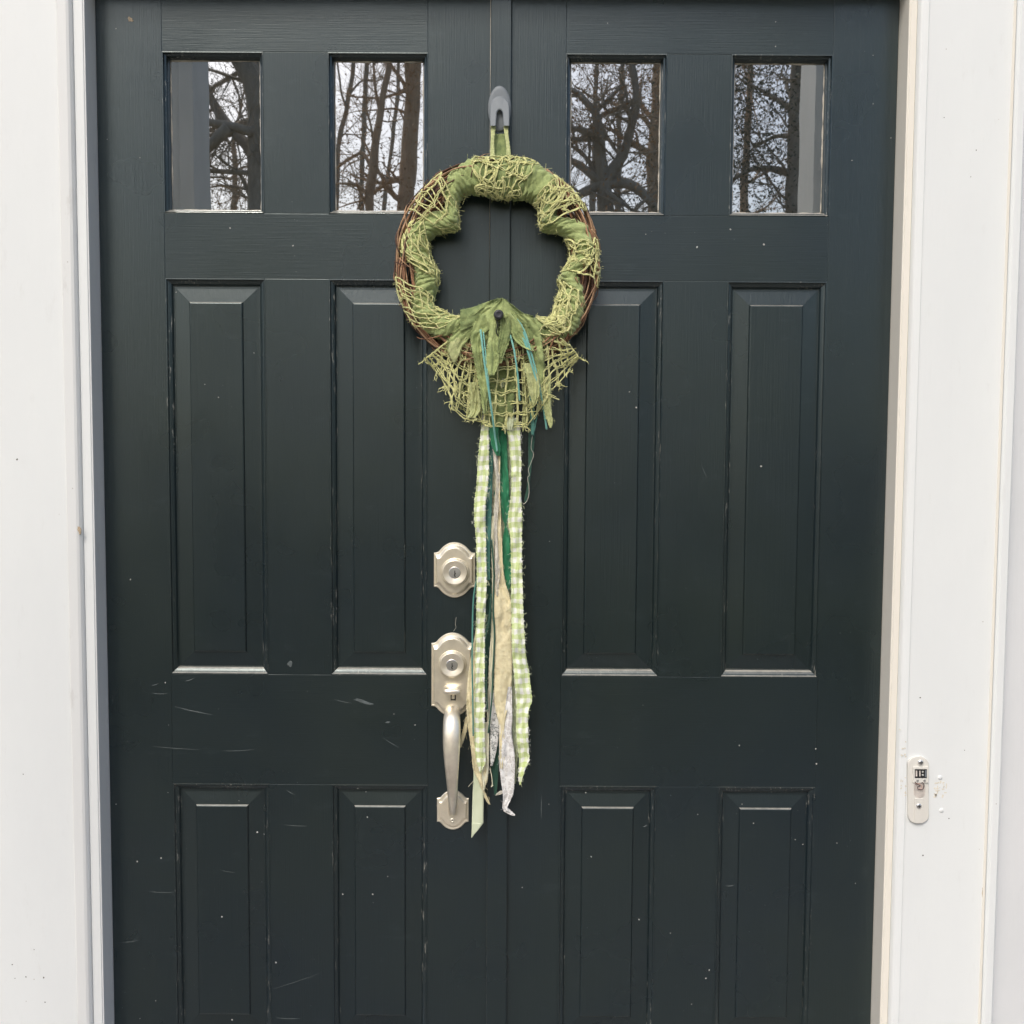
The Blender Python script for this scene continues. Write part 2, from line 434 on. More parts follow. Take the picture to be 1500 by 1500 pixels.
# ------------------------------------------------------------------ doors
XL = dict(a0=-.6371, a1=-.4449, b0=-.3213, b1=-.131, c0=.1319, c1=.324, d0=.4462, d1=.6385)
Z = dict(w0=2.0686, w1=1.7663, p0=1.6427, p1=.8711, q0=.6504, q1=.13)
DY1 = .044
def frame_loops(x0, x1, z0, z1, prof):
    out = []
    for off, y in prof:
        out.append([(x0+off, y, z0+off), (x1-off, y, z0+off), (x1-off, y, z1-off), (x0+off, y, z1-off)])
    return out
def make_door(xl, xr, ops, label):
    d = empty('entry_door', ((xl+xr)/2, 0, DBOT)); inv = Vector((-(xl+xr)/2, 0, -DBOT))
    tag(d, label, 'door')
    def fin(o): o.location = inv; return o
    bx = lambda n, m, x0, x1, z0, z1: fin(MB().box(x0, x1, 0, DY1, z0, z1).build(n, m, d, bevel=.0007))
    (a0, a1), (b0, b1) = ops
    e = .00008
    bx('stile', 'paint_v', xl, a0-e, DBOT, DTOP); bx('stile', 'paint_v', b1+e, xr, DBOT, DTOP)
    for z0, z1 in ((Z['w0'], DTOP), (Z['p0'], Z['w1']), (Z['q0'], Z['p1']), (DBOT, Z['q1'])): bx('rail', 'paint_h', a0, b1, z0, z1)
    for z0, z1 in ((Z['w1'], Z['w0']), (Z['p1'], Z['p0']), (Z['q1'], Z['q0'])): bx('mullion', 'paint_v', a1, b0, z0+e, z1-e)
    for x0, x1 in ops:
        for z0, z1 in ((Z['p1'], Z['p0']), (Z['q1'], Z['q0'])):
            pr = [(-.0002, .004), (-.0002, -.0003), (.0018, -.0006), (.0030, .0006), (.0036, .0028), (.0062, .0040), (.0098, .0066), (.0118, .0096), (.0124, .0108), (.0140, .0110), (.0146, .0160)]
            fin(MB().loops(frame_loops(x0, x1, z0, z1, pr), cap=False).build('panel_moulding', 'paint_mould', d))
            o = .0135
            pb = [(o, .030), (o, .0118), (o+.005, .0114), (.0440, .0072)]
            m = MB(); L = frame_loops(x0, x1, z0, z1, pb); m.loops(L, cap=False)
            pn = fin(m.build('panel', 'paint_panel', d))
            st = MB().loops(frame_loops(x0, x1, z0, z1, [(.0440, .0072), (.0447, .0045), (.0462, .0030)]), cap=False).build('panel_step', 'paint_step', pn)
            MB().loops(frame_loops(x0, x1, z0, z1, [(.0462, .0030), (.0475, .0026)]), cap=True).build('panel_field', 'paint_panel', pn)
        z0, z1 = Z['w1'], Z['w0']
        pr = [(-.0002, .004), (-.0002, -.0003), (.0016, -.0006), (.0026, .0010), (.0034, .0040), (.0062, .0060), (.0080, .0100), (.0086, .0150), (.0094, .0156), (.0096, .022)]
        fin(MB().loops(frame_loops(x0, x1, z0, z1, pr), cap=False).build('glazing_moulding', 'paint_mould', d))
        m = MB(); y = .0205
        G = .0092
        pane = fin(m.box(x0+G, x1-G, y, y+.004, z0+G, z1-G).build('pane', 'pane_glass', d))
        # ragged glazing seal
        m = MB(); pts = []
        cs = [(x0+G+.001, z0+G+.001), (x1-G-.001, z0+G+.001), (x1-G-.001, z1-G-.001), (x0+G+.001, z1-G-.001), (x0+G+.001, z0+G+.001)]
        for k in range(4):
            seg = []; rr = []
            for i in range(41):
                t = i/40; x = cs[k][0]*(1-t)+cs[k+1][0]*t; z = cs[k][1]*(1-t)+cs[k+1][1]*t
                seg.append((x, y-.0004, z)); rr.append(max(.0002, .0012+.0022*nz(x*60+k*9, z*60, x0*7)))
            m.tube(seg, rr, 5)
        m.build('glazing_seal', 'putty', pane, smooth=True)
    return d, fin
XM = .008
dl, finl = make_door(X0, XM-.0015, ((XL['a0'], XL['a1']), (XL['b0'], XL['b1'])), 'dark green-black left door leaf with brass-toned lock and pull handle')
dr, finr = make_door(XM+.0015, X1, ((XL['c0'], XL['c1']), (XL['d0'], XL['d1'])), 'dark green-black right door leaf without any lock, carrying the centre strip')
# centre strip (astragal) on the right leaf
m = MB(); pr = [(-.0125, -.0006), (-.0125, -.0085), (-.0105, -.0105), (.0265, -.0105), (.0285, -.0085), (.0285, -.0006)]
k = len(pr)
m.v = [(x, y, DBOT) for x, y in pr]+[(x, y, DTOP) for x, y in pr]
m.f = [(i, (i+1) % k, k+(i+1) % k, k+i) for i in range(k)]+[tuple(range(k)), tuple(range(2*k-1, k-1, -1))]
ast = finr(m.build('centre_strip', 'paint_v', dr))
m = MB()
for x in (-.0119,):
    m.tube([(x, -.0092+.0004*nz(i*.6), DBOT+.01+(DTOP-DBOT-.02)*i/120) for i in range(121)], [max(.00004, (.0007+.0009*nz(i*.23, 3))*min(1, max(0, (i-92)/14))) for i in range(121)], 5)
w = m.build('worn_edge', 'putty', ast, smooth=True)
# flecks, scratches and smears on the doors
fl = {0: MB(), 1: MB()}; dim = {0: MB(), 1: MB()}; tan_ = MB()
def side(x): return 0 if x < 735 else 1
for (x, y, r) in [(170, 42, 1.4), (157, 204, 1.3), (205, 231, 1), (337, 334, 1.6), (429, 360, 2.2), (890, 34, 1.4), (1136, 32, 1.5), (1136, 68, 1.8), (1070, 336, 2.4), (1021, 362, 2.4), (1119, 358, 2.2),
    (946, 343, 1.2), (1279, 81, 1.2), (1279, 152, 1.3), (1248, 235, 1.2), (1305, 202, 1.2), (300, 563, 1.2), (320, 582, 1.7), (258, 428, 1.4), (372, 517, 1.5), (236, 1257, 2.2), (201, 1262, 2.2), (377, 1219, 2.2),
    (387, 1222, 1.2), (538, 1197, 1.7), (502, 1310, 2), (546, 1310, 2), (568, 1284, 1.2), (608, 1062, 1.6), (577, 1046, 1.2), (325, 1343, 2.2), (340, 1494, 2.4), (404, 1410, 2.4), (228, 1466, 1.2),
    (1083, 1092, 2), (1196, 1119, 2.4), (1195, 1097, 1.4), (866, 1255, 2), (936, 1347, 1.6), (982, 1367, 1.5), (1034, 1433, 2), (1039, 1421, 1.8), (1013, 1471, 1.4), (1022, 1193, 1.2), (1087, 1178, 1.3),
    (1104, 1206, 1.3), (922, 574, 1.6), (932, 597, 2.6), (1115, 683, 2), (1226, 1235, 1.4), (1253, 1294, 1.2), (858, 1161, 1.4), (804, 1178, 1.2), (242, 1000, 1.8), (191, 849, 1.8), (247, 1062, 1), (805, 793, 1.2),
    (394, 1172, 1.2), (246, 1161, 1.2), (350, 1173, 1), (524, 1155, 1.4), (536, 1160, 1), (1176, 1237, 1.4), (1165, 1230, 1.2), (765, 1300, 1.4), (170, 1178, 1.5), (640, 1180, 1.2), (205, 1492, 1.2)]:
    ell(fl[side(x)], x, y, -.0001, r*.00078*(.8+.4*random.random()), r*.0007*(.8+.6*random.random()), random.random()*3, .0003)
rs = random.Random(5)
for _ in range(90):
    x = rs.uniform(150, 1290); y = rs.uniform(10, 1490) if rs.random() < .35 else rs.uniform(850, 1490)
    if 700 < x < 760: continue
    ell(dim[side(x)], x, y, -.0001, rs.uniform(.0004, .0010), rs.uniform(.0004, .0012), rs.random()*3, .0002, 7)
def scratch(x0, y0, x1, y1, r=.0004, bow=.8):
    pts = []; n = 14; rr = []
    for i in range(n+1):
        t = i/n; pts.append(at(x0+(x1-x0)*t, y0+(y1-y0)*t+bow*math.sin(PI*t), -.0001)); rr.append(max(.00008, r*(math.sin(PI*(.06+.88*t)))*(1+.6*nz(i*.9, x0))))
    dim[side(x0)].tube(pts, rr, 4, .4)
for s in [(256, 1035, 311, 1047, .0008), (222, 1093, 292, 1098, .0005), (325, 1100, 372, 1098, .0005), (270, 998, 285, 993, .0007), (218, 1306, 255, 1307, .0006), (174, 1381, 205, 1377, .0006), (399, 1449, 470, 1425, .0004),
          (322, 1274, 345, 1278, .0005), (416, 1208, 450, 1210, .0005), (1064, 1298, 1076, 1296, .0008), (942, 1211, 948, 1208, .0010), (793, 1165, 793, 1200, .0007), (419, 1157, 432, 1164, .0006), (1058, 540, 1058, 541, .0003),
          (405, 1491, 440, 1492, .0007), (560, 1080, 585, 1095, .0005), (488, 1024, 515, 1030, .0005), (222, 1004, 232, 1001, .0008), (1027, 680, 1036, 700, .0005), (222, 1015, 245, 1016, .0006)]:
    scratch(*s)
ell(dim[0], 533, 1028, -.0001, .020, .0028, -.28, .0003, 14, .6); ell(dim[0], 425, 972, -.0001, .006, .006, 0, .0002, 12, .7); ell(dim[0], 568, 1058, -.0001, .005, .002, 0, .0002, 10, .7)
for sdn, par, fn in ((0, dl, finl), (1, dr, finr)):
    o = fn(fl[sdn].build('paint_flecks', 'chip', par)); o['kind'] = 'stuff'
    o = fn(dim[sdn].build('scuff_marks', 'chip_dim', par)); o['kind'] = 'stuff'
ell(tan_, 191, 29, -.0001, .0065, .0040, -.5, .0005, 14, .8); finl(tan_.build('bare_wood_chip', 'chip_tan', dl))

# ------------------------------------------------------------------ lock and handle (parts of the left leaf)
K = at(668, 835).x - at(667, 835).x          # metres per photo pixel on the door
def arch_plate(cx, zt, zb, hw, sh_t, sh_b, inset, n=14, small=0.):
    """ogee-ended plate outline: flat sides, concave shoulders, arched ends"""
    hw2 = hw-inset; zt2 = zt-inset*1.55; zb2 = zb+inset*1.55
    TB = [(1., 0.), (.93, .004), (.86, .025), (.80, .075), (.73, .20), (.65, .385), (.56, .56), (.46, .71), (.35, .835), (.24, .925), (.12, .98), (0., 1.)]
    def end(zend, sh, sg):
        zs = zend-sg*sh; sh_ = sh
        P = [(hw2*u, zs+sg*sh_*v) for u, v in TB]
        return P+[(-x, z) for x, z in reversed(P[:-1])]
    top = end(zt2, sh_t, 1); bot = end(zb2, sh_b, -1)
    pts = [(cx+x, z) for x, z in top]+[(cx+x, z) for x, z in reversed(bot)]
    return pts
def plate(cx, zt, zb, hw, st, sb, prof):
    return [[(x, y, z) for x, z in arch_plate(cx, zt, zb, hw, st, sb, ins)] for ins, y in prof]
def rose(c, y0, R, par, k=1.):
    MB().lathe(c, [(R, y0+.002), (R, y0-.0030), (R*.985, y0-.0046), (R*.955, y0-.0052), (R*.915, y0-.0046), (R*.90, y0-.0046), (R*.892, y0-.0098), (R*.875, y0-.0112), (R*.83, y0-.0118), (R*.78, y0-.0112), (R*.46, y0-.0114), (R*.42, y0-.0106)], 56).build('rose', 'nickel', par, smooth=True)
    y = y0-.0108
    MB().lathe(c, [(R*.41, y+.003), (R*.41, y-.0008), (R*.385, y-.0014), (R*.05, y-.0016)], 36).build('key_cylinder', 'steel', par, smooth=False)
    m = MB(); q = R/.0275; s = .00135*q
    for (x0, x1, z0, z1) in ((-.3, .8, -.2, 3.2), (-.3, 1.6, -2.2, -.2), (-.9, .5, -4.4, -2.2), (-.3, 1.5, -5.6, -4.4)):
        m.box(c[0]+x0*s, c[0]+x1*s, y-.0021, y-.001, c[1]+z0*s, c[1]+z1*s)
    m.build('keyhole', 'black', par)
PL = [(0, .0005), (0, -.0030), (.0006, -.0040), (.0016, -.0043), (.0021, -.0036), (.0036, -.0042), (.0054, -.0066), (.0060, -.0098), (.0068, -.0106), (.0080, -.0108)]
c = at(666, 835, 0)
zt = at(666, 794).z; zb = at(666, 875).z
db = MB().loops(plate(c.x, zt, zb, 30.3*K, 15.5*K, 15.5*K, PL)).build('deadbolt', 'nickel', dl, smooth=False); finl(db)
db['label'] = 'satin nickel deadbolt with ogee plate above the pull handle'
rose((at(667, 836).x, at(667, 837).z), -.0108, 20.6*K, db)
c = at(663, 1000)
zt = at(663, 926.5).z; zb = at(663, 1049).z
hs = MB().loops(plate(c.x, zt, zb, 31.2*K, 15.5*K, 15.5*K, PL)).build('handle_set', 'nickel', dl); finl(hs)
hs['label'] = 'satin nickel handle set with thumb latch and curved grip'
cr = at(663, 971); rose((cr.x, cr.z), -.0108, 20.4*K, hs)
# faint raised maker's arc above the deadbolt keyway
m = MB(); cc = (at(667, 836).x, at(667, 837).z)
for k in range(9):
    w = math.radians(122-8*k); r = 11.6*K
    p = Vector((cc[0]+r*math.cos(w), -.0221, cc[1]+r*math.sin(w)))
    m.tube([p+Vector((-.0007, 0, -.0008*(k % 2))), p+Vector((.0007, 0, .0008*((k+1) % 2)))], .00032, 4)
m.build('maker_mark', 'nickel', db)
# thumb piece
tp = at(662.5, 1013.5, -.03)
m = MB()
L = []
for (sx, sz, y, dz) in ((.6, .9, -.0085, -.0035), (.55, .9, -.020, -.002), (1., 1., -.026, .0), (1., 1., -.034, .001), (.9, .8, -.038, .0015)):
    Lp = []
    for k in range(20):
        w = 2*PI*k/20; x = math.copysign(abs(math.cos(w))**.55, math.cos(w))*12.6*K*sx; z = math.copysign(abs(math.sin(w))**.7, math.sin(w))*4.2*K*sz
        Lp.append((tp.x+x, y, tp.z+z+dz))
    L.append(Lp)
m.loops(L); m.build('thumb_piece', 'nickel_worn', hs, smooth=True)
m = MB(); p = at(664, 1021, -.011)
m.box(p.x-3.8*K, p.x+3.8*K, -.0114, -.0106, p.z-5.*K, p.z+3*K); m.build('latch_slot', 'black', hs)
m = MB(); m.box(p.x-2.2*K, p.x+2.2*K, -.019, -.0110, p.z-1.5*K, p.z+3*K); m.build('latch_stem', 'nickel', hs, bevel=.0006)
# grip
ctrl = [(663, 1036, -.006, 9, 5), (662.5, 1043, -.022, 11.2, 8.5), (661.8, 1054, -.040, 12.3, 8.5), (661.6, 1070, -.052, 12.8, 8.3), (661.4, 1090, -.058, 12.5, 8.1), (661.6, 1110, -.059, 11.3, 7.8), (662, 1130, -.055, 9.7, 7.2), (662.6, 1150, -.046, 8.2, 6.6), (663, 1166, -.035, 7.3, 6.2), (663.2, 1180, -.022, 6.9, 6), (663.4, 1189, -.011, 7, 5), (663.5, 1192, -.006, 6.8, 4)]
def cr_(P, n):
    """Catmull-Rom through tuples"""
    out = []; k = len(P)
    for i in range(k-1):
        p0, p1, p2, p3 = P[max(i-1, 0)], P[i], P[i+1], P[min(i+2, k-1)]
        for j in range(n):
            t = j/n
            out.append(tuple(.5*((2*b)+(-a+c)*t+(2*a-5*b+4*c-d)*t*t+(-a+3*b-3*c+d)*t**3) for a, b, c, d in zip(p0, p1, p2, p3)))
    out.append(tuple(P[-1])); return out
m = MB(); L = []
cc_ = cr_(ctrl, 5)
pp = [at(x, y, Y) for x, y, Y, _, _ in cc_]
for i, (x, y, Y, hwx, hd) in enumerate(cc_):
    t = pp[min(i+1, len(pp)-1)]-pp[max(i-1, 0)]; t.normalize()
    nrm = Vector((1, 0, 0)).cross(t); nrm.normalize()
    L.append([pp[i]+Vector((1, 0, 0))*math.cos(w)*hwx*K+nrm*math.sin(w)*hd*K for w in [2*PI*k/24 for k in range(24)]])
m.loops(L); m.v  # grip skin
g_ = m.build('grip', 'nickel_worn', hs, smooth=True)
# foot plate of the grip
cF = at(663.5, 1185)
zt = at(663.5, 1157).z; zb = at(663.5, 1214.5).z
m = MB().loops(plate(cF.x, zt, zb, 23.6*K, 12*K, 12*K, [(0, .0005), (0, -.003), (.0007, -.004), (.0018, -.0043), (.0026, -.0040), (.0044, -.0046), (.0056, -.0066), (.0070, -.0070)]))
fp = m.build('foot_plate', 'nickel', hs)
sc_ = at(663, 1200)
m = MB().lathe((sc_.x, sc_.z), [(3.6*K, -.0065), (3.6*K, -.0078), (2.6*K, -.0084), (.9*K, -.0085), (.9*K, -.0070)], 20); m.build('screw', 'nickel_worn', hs, smooth=True)

# ------------------------------------------------------------------ doorbell bracket on the right casing
bk = empty('doorbell_bracket', at(1344, 1205, FY))
tag(bk, 'small off-white doorbell mounting bracket screwed to the right casing', 'doorbell mount')
BI = -Vector(bk.location)
def bfin(o): o.location = BI; return o
def bz(x, y, Y=FY): return at(1320+x/12.5, 1100+y/12.5, Y)
def stadium(x0, x1, y0, y1, ex, n=10):
    P = []; cx = (x0+x1)/2; hw = (x1-x0)/2
    for k in range(n+1):
        w = PI*k/n; P.append((cx+hw*math.cos(w), y0+ex-ex*math.sin(w)))
    for k in range(n+1):
        w = PI*k/n; P.append((cx-hw*math.cos(w), y1-ex+ex*math.sin(w)))
    return P
def slab(name, mat, out, y0, y1, ins=0., cx=0, cy=0):
    L = [[bz(x, y).to_tuple() for x, y in out]]
    def lay(Y, s):
        return [(lambda p: (p.x, Y, p.z))(bz(cx+(x-cx)*s, cy+(y-cy)*(1-(1-s)*.4))) for x, y in out]
    return bfin(MB().loops([lay(y0, 1.), lay(y1+.0006, 1.), lay(y1, 1-ins)]).build(name, mat, bk))
o1 = stadium(112, 492, 88, 1322, 150)
slab('back_plate', 'bracket_white', o1, FY+.0005, FY-.0045, .04, 302, 705)
slab('inner_rail', 'bracket_white', [(225, 850), (385, 850), (380, 1300), (222, 1300)], FY-.004, FY-.0062, .03, 303, 1075)
slab('wire_channel', 'contact', stadium(215, 425, 555, 850, 90, 8), FY-.0040, FY-.0049, .02, 320, 700)
slab('terminal_housing', 'bracket_white', [(195, 275), (475, 275), (475, 560), (195, 560)], FY-.004, FY-.0075, .03, 335, 420)
slab('terminal_block', 'black', [(222, 312), (442, 312), (442, 472), (222, 472)], FY-.0072, FY-.0080, .0, 332, 390)
for q in ((236, 264, 336, 440), (299, 325, 336, 440)):
    slab('terminal_blade', 'contact', [(q[0], q[2]), (q[1], q[2]), (q[1], q[3]), (q[0], q[3])], FY-.0078, FY-.0086)
slab('terminal_side', 'hook_grey', [(405, 330), (436, 330), (436, 455), (405, 455)], FY-.0078, FY-.0084)
for y in (357, 415):
    p = bz(365, y); bfin(MB().lathe((p.x, p.z), [(.0020, FY-.0078), (.0020, FY-.0086), (.001, FY-.0089)], 14).build('terminal_dot', 'chip', bk))
for (x, y) in ((270, 520), (400, 520)):
    p = bz(x, y); bfin(MB().lathe((p.x, p.z), [(.0024, FY-.0072), (.0024, FY-.0082), (.001, FY-.0085)], 14).build('terminal_screw', 'steel', bk))
for (x, y) in ((335, 195), (302, 990)):
    p = bz(x, y); s = bfin(MB().lathe((p.x, p.z), [(.0052, FY-.004), (.0052, FY-.0068), (.0036, FY-.0078), (.0008, FY-.008)], 20).build('screw', 'steel', bk, smooth=True))
    mm = MB(); mm.box(p.x-.0036, p.x+.0036, FY-.0083, FY-.0076, p.z-.0006, p.z+.0006); mm.box(p.x-.0006, p.x+.0006, FY-.0084, FY-.0077, p.z-.0036, p.z+.0036); mm.build('screw_slot', 'black', s)
for pts, mat in (([(255, 565), (300, 610), (345, 640), (300, 660), (310, 695), (350, 715), (395, 700), (415, 650), (412, 600), (385, 575)], 'wire_dark'), ([(240, 560), (270, 600), (320, 600), (380, 640), (370, 690), (330, 690)], 'wire_pink')):
    q = cr_([(x, y) for x, y in pts], 5)
    bfin(MB().tube([bz(x, y, FY-.0064-(.0012 if mat == 'wire_dark' else 0)) for x, y in q], .0007, 6).build('wire', mat, bk, smooth=True))

# ------------------------------------------------------------------ wall hook on the centre strip
AY = -.0105
hk = empty('wall_hook', at(732, 190, AY)); tag(hk, 'grey oval adhesive hook at the top of the centre strip', 'hook')
HI = -Vector(hk.location)
def hfin(o): o.location = HI; return o
def hz(x, y, Y=AY): return at(600+x/9.375, 100+y/9.375, Y)
def oval(cx, cy, a, b, Y, n=36):
    return [(lambda p: (p.x, Y, p.z))(hz(cx+a*math.cos(2*PI*k/n), cy+b*math.sin(2*PI*k/n))) for k in range(n)]
hfin(MB().loops([oval(1235, 560, 160, 315, AY+.0003), oval(1235, 560, 160, 315, AY-.0022), oval(1235, 560, 150, 300, AY-.0036), oval(1235, 560, 120, 260, AY-.0042)]).build('base_plate', 'hook_grey', hk, smooth=True))
# hook tongue: an inverted U, thick, curving forward
def tongue():
    m = MB(); n = 26
    ou = []; inn = []
    for k in range(n+1):
        w = PI*k/n; ou.append((1238-136*math.cos(w), 540-158*math.sin(w) if 0 < k < n else 540)); inn.append((1238-41*math.cos(w), 640-66*math.sin(w)))
    ou = [(1104, 790), (1102, 660)]+ou+[(1374, 660), (1372, 790)]; inn = [(1186, 790), (1192, 715)]+inn+[(1284, 715), (1290, 790)]
    def Yf(y, base): return base-.0004-max(0, (y-420))/370*.0125
    F = []; 
    for lay, ins in ((0, 0.), (.0030, 0.), (.0046, .12)):
        row = []
        for (a, b) in zip(ou, inn):
            A = (a[0]+(b[0]-a[0])*ins, a[1]+(b[1]-a[1])*ins); B = (b[0]+(a[0]-b[0])*ins, b[1]+(a[1]-b[1])*ins)
            row.append((hz(A[0], A[1], Yf(A[1], AY-.0046)-lay), hz(B[0], B[1], Yf(B[1], AY-.0046)-lay)))
        F.append(row)
    for i in range(len(ou)-1):
        pass
    k = len(ou)
    for i in range(k):
        loop = [F[0][i][0], F[1][i][0], F[2][i][0], F[2][i][1], F[1][i][1], F[0][i][1]]
        m.v += [tuple(p) for p in loop]
    for i in range(k-1):
        for j in range(6):
            j2 = (j+1) % 6; m.f.append((i*6+j, i*6+j2, (i+1)*6+j2, (i+1)*6+j))
    m.f.append(tuple(range(6))); m.f.append(tuple((k-1)*6+j for j in range(6)))
    return m
hfin(tongue().build('hook_tongue', 'hook_grey', hk, bevel=.0005))

# ------------------------------------------------------------------ the wreath
RY = -.046                                               # depth of the ring's core (door face is 0)
def z5(x, y, Y=RY-.02): return at(560+x/4.4118, 200+y/4.4118, Y)
def z6(x, y, Y=-.07): return at(580+x/5, 420+y/5, Y)
def z7(x, y, Y=-.03): return at(600+x/5, 680+y/5, Y)
def z8(x, y, Y=-.03): return at(600+x/5, 930+y/5, Y)
wr = empty('wreath', (0, 0, 0))
RC = z5(741, 785); wr.location = (RC.x, RY, RC.z)
tag(wr, 'round grapevine wreath wrapped in green fabric and netting with long ribbon streamers', 'wreath')
WI = -Vector(wr.location)
def wfin(o): o.location = WI; return o
U5 = (z5(742, 785)-z5(741, 785)).length
R_OUT = 664*U5; R_INN = 478*U5; RV = (R_OUT+R_INN)/2
# vine strands
def egg(th): return 1+.072*max(0., -math.cos(th))**.7
vm = {'vine_a': MB(), 'vine_b': MB(), 'vine_c': MB()}
rs = random.Random(11)
for i in range(120):
    a0 = rs.random()*2*PI; span = rs.uniform(1.2, 4.6); n = int(span/.09)
    ph = rs.random()*2*PI; rad = .0275*math.sqrt(rs.uniform(.35, 1.0)); tw = rs.uniform(-1.1, 1.1); rr = rs.uniform(.0010, .0024); seed = rs.random()*50
    pts = []
    for k in range(n+1):
        th = a0+span*k/n; f = ph+tw*(th-a0)
        q = rad*(1+.25*nz(th*2.2, seed)); x = q*math.cos(f)*.98; y = q*math.sin(f)*1.0
        R = (RV+x+.0025*nz(th*5, seed+9))*egg(th)
        pts.append((RC.x+R*math.sin(th), RY+y, RC.z+R*math.cos(th)))
    mt = rs.choices(['vine_a', 'vine_b', 'vine_c'], [5, 4, 3])[0]
    vm[mt].tube(pts, [rr*(.85+.3*nz(k*.8, seed)) for k in range(n+1)], 5)
for i in range(70):                                          # short broken ends and cross ties
    th = rs.random()*2*PI; f = rs.random()*2*PI; L = rs.uniform(.02, .06); seed = rs.random()*50; pts = []
    for k in range(7):
        t = k/6; R = RV+.028*math.cos(f+1.6*t)*(1+.15*t); R *= egg(th); y = RY+.028*math.sin(f+1.6*t)*(1+.1*t); q = th+t*L/RV
        pts.append((RC.x+R*math.sin(q), y, RC.z+R*math.cos(q)))
    vm[rs.choice(['vine_a', 'vine_b', 'vine_c'])].tube(pts, rs.uniform(.0007, .0014), 4)
for k_ in vm:
    o = wfin(vm[k_].build('vine_ring', k_, wr, smooth=True)); o['kind'] = 'stuff'

# traced silhouette of the fabric wrap (inside and outside of the ring)
INN = [(741,392),(800,392),(860,388),(960,412),(1010,432),(1014,500),(1012,548),(1032,600),(1120,612),(1200,665),(1222,740),(1215,790),(1190,832),(1142,890),(1145,942),(1168,962),(1135,1040),(1112,1120),(1095,1172),(1000,1165),(880,1145),(741,1120),(600,1140),(530,1152),(440,1142),(338,1092),(330,1060),(345,1000),(360,940),(360,870),(322,800),(302,740),(300,665),(350,622),(465,602),(492,580),(495,520),(488,445),(520,372),(600,360),(690,378)]
OUT = [(741,128),(900,122),(940,132),(1040,172),(1110,242),(1150,330),(1135,425),(1138,500),(1250,520),(1330,580),(1372,660),(1388,740),(1370,820),(1320,855),(1292,905),(1312,980),(1316,1060),(1308,1140),(1275,1220),(1230,1290),(1100,1340),(741,1400),(520,1320),(440,1310),(340,1300),(265,1255),(185,1150),(180,1090),(182,1040),(200,960),(208,880),(165,815),(112,750),(130,640),(172,560),(260,505),(390,470),(405,400),(400,300),(430,210),(480,170),(560,127),(640,130)]
def polar(P):
    out = []
    for x, y in P:
        p = z5(x, y); dx = p.x-RC.x; dz = p.z-RC.z; out.append((math.atan2(dx, dz) % (2*PI), math.hypot(dx, dz)))
    out.sort(); return [(out[-1][0]-2*PI, out[-1][1])]+out+[(out[0][0]+2*PI, out[0][1])]
PIN, POUT = polar(INN), polar(OUT)
def interp(T, th):
    th %= 2*PI
    for i in range(len(T)-1):
        if T[i][0] <= th <= T[i+1][0]:
            d = T[i+1][0]-T[i][0]; t = 0 if d < 1e-6 else (th-T[i][0])/d
            return T[i][1]*(1-t)+T[i+1][1]*t
    return T[-1][1]
def ringp(th, ph, lift=0., vine=False, wr_=0.):
    """point on the wrapped ring: th clockwise from the top, ph round the section (0 front, +90 deg outside)"""
    ri = interp(PIN, th); ro = interp(POUT, th)
    if vine: ro = max(ro, R_OUT*.985*egg(th))
    rm = (ri+ro)/2; w = (ro-ri)/2
    sp, cp = math.sin(ph), math.cos(ph)
    r = rm+(w-.0018+lift+wr_)*math.copysign(abs(sp)**.86, sp)
    y = RY-(.0295+lift+wr_)*math.copysign(abs(cp)**.80, cp)
    return Vector((RC.x+r*math.sin(th), y, RC.z+r*math.cos(th)))
R_ = math.radians
bands = [(-41, -11, .5, 'fab_green'), (-15, 21, -.2, 'fab_dark'), (16, 40, .35, 'fab_green'), (37, 60, -.4, 'fab_dark'), (54, 85, .7, 'fab_green'), (81, 103, -.5, 'fab_green'), (97, 114, .6, 'fab_green'), (110, 138, -.15, 'fab_green'), (134, 182, .3, 'fab_dark'),
         (178, 229, .55, 'fab_green'), (224, 246, -.3, 'fab_green'), (241, 263, .15, 'fab_green'), (258, 301, -.6, 'fab_green'), (297, 323, .4, 'fab_green')]
for bi, (t0, t1, skew, mt) in enumerate(bands):
    n = int((t1-t0)/.42)+1; nph = 64; Pg = []
    for i in range(n+1):
        t = i/n; th0 = R_(t0+(t1-t0)*t); row = []
        for j in range(nph+1):
            ph = -PI+2*PI*j/nph
            th = th0+R_(5.5)*skew*math.sin(ph)+R_(1.6)*nz(ph*1.7, bi*7.)
            s = th*RV
            e = min(t, 1-t)*(t1-t0)/60*.25; edge = -.0035*max(0, 1-min(t, 1-t)*(t1-t0)/4)
            f1 = s/.0125+.75*math.sin(ph*.9+bi)+1.4*nz(th*4, ph*.8, bi)
            pl = (abs((f1 % 1)-.5)*2)**2.2
            w = .0062*(.4-pl)*(.25+1.1*abs(nz(th*6, ph, bi+3.)))+.0050*nz(th*7, ph*1.5, bi*3.)+.0022*(.35-abs(nz(th*22, ph*2.6, bi)))+.0008*(.3-abs(nz(th*60, ph*9, bi)))
            row.append(ringp(th, ph, .001*(bi % 2), wr_=w+edge))
        Pg.append(row)
    wfin(MB().grid(Pg).build('fabric_wrap', mt, wr, smooth=True))

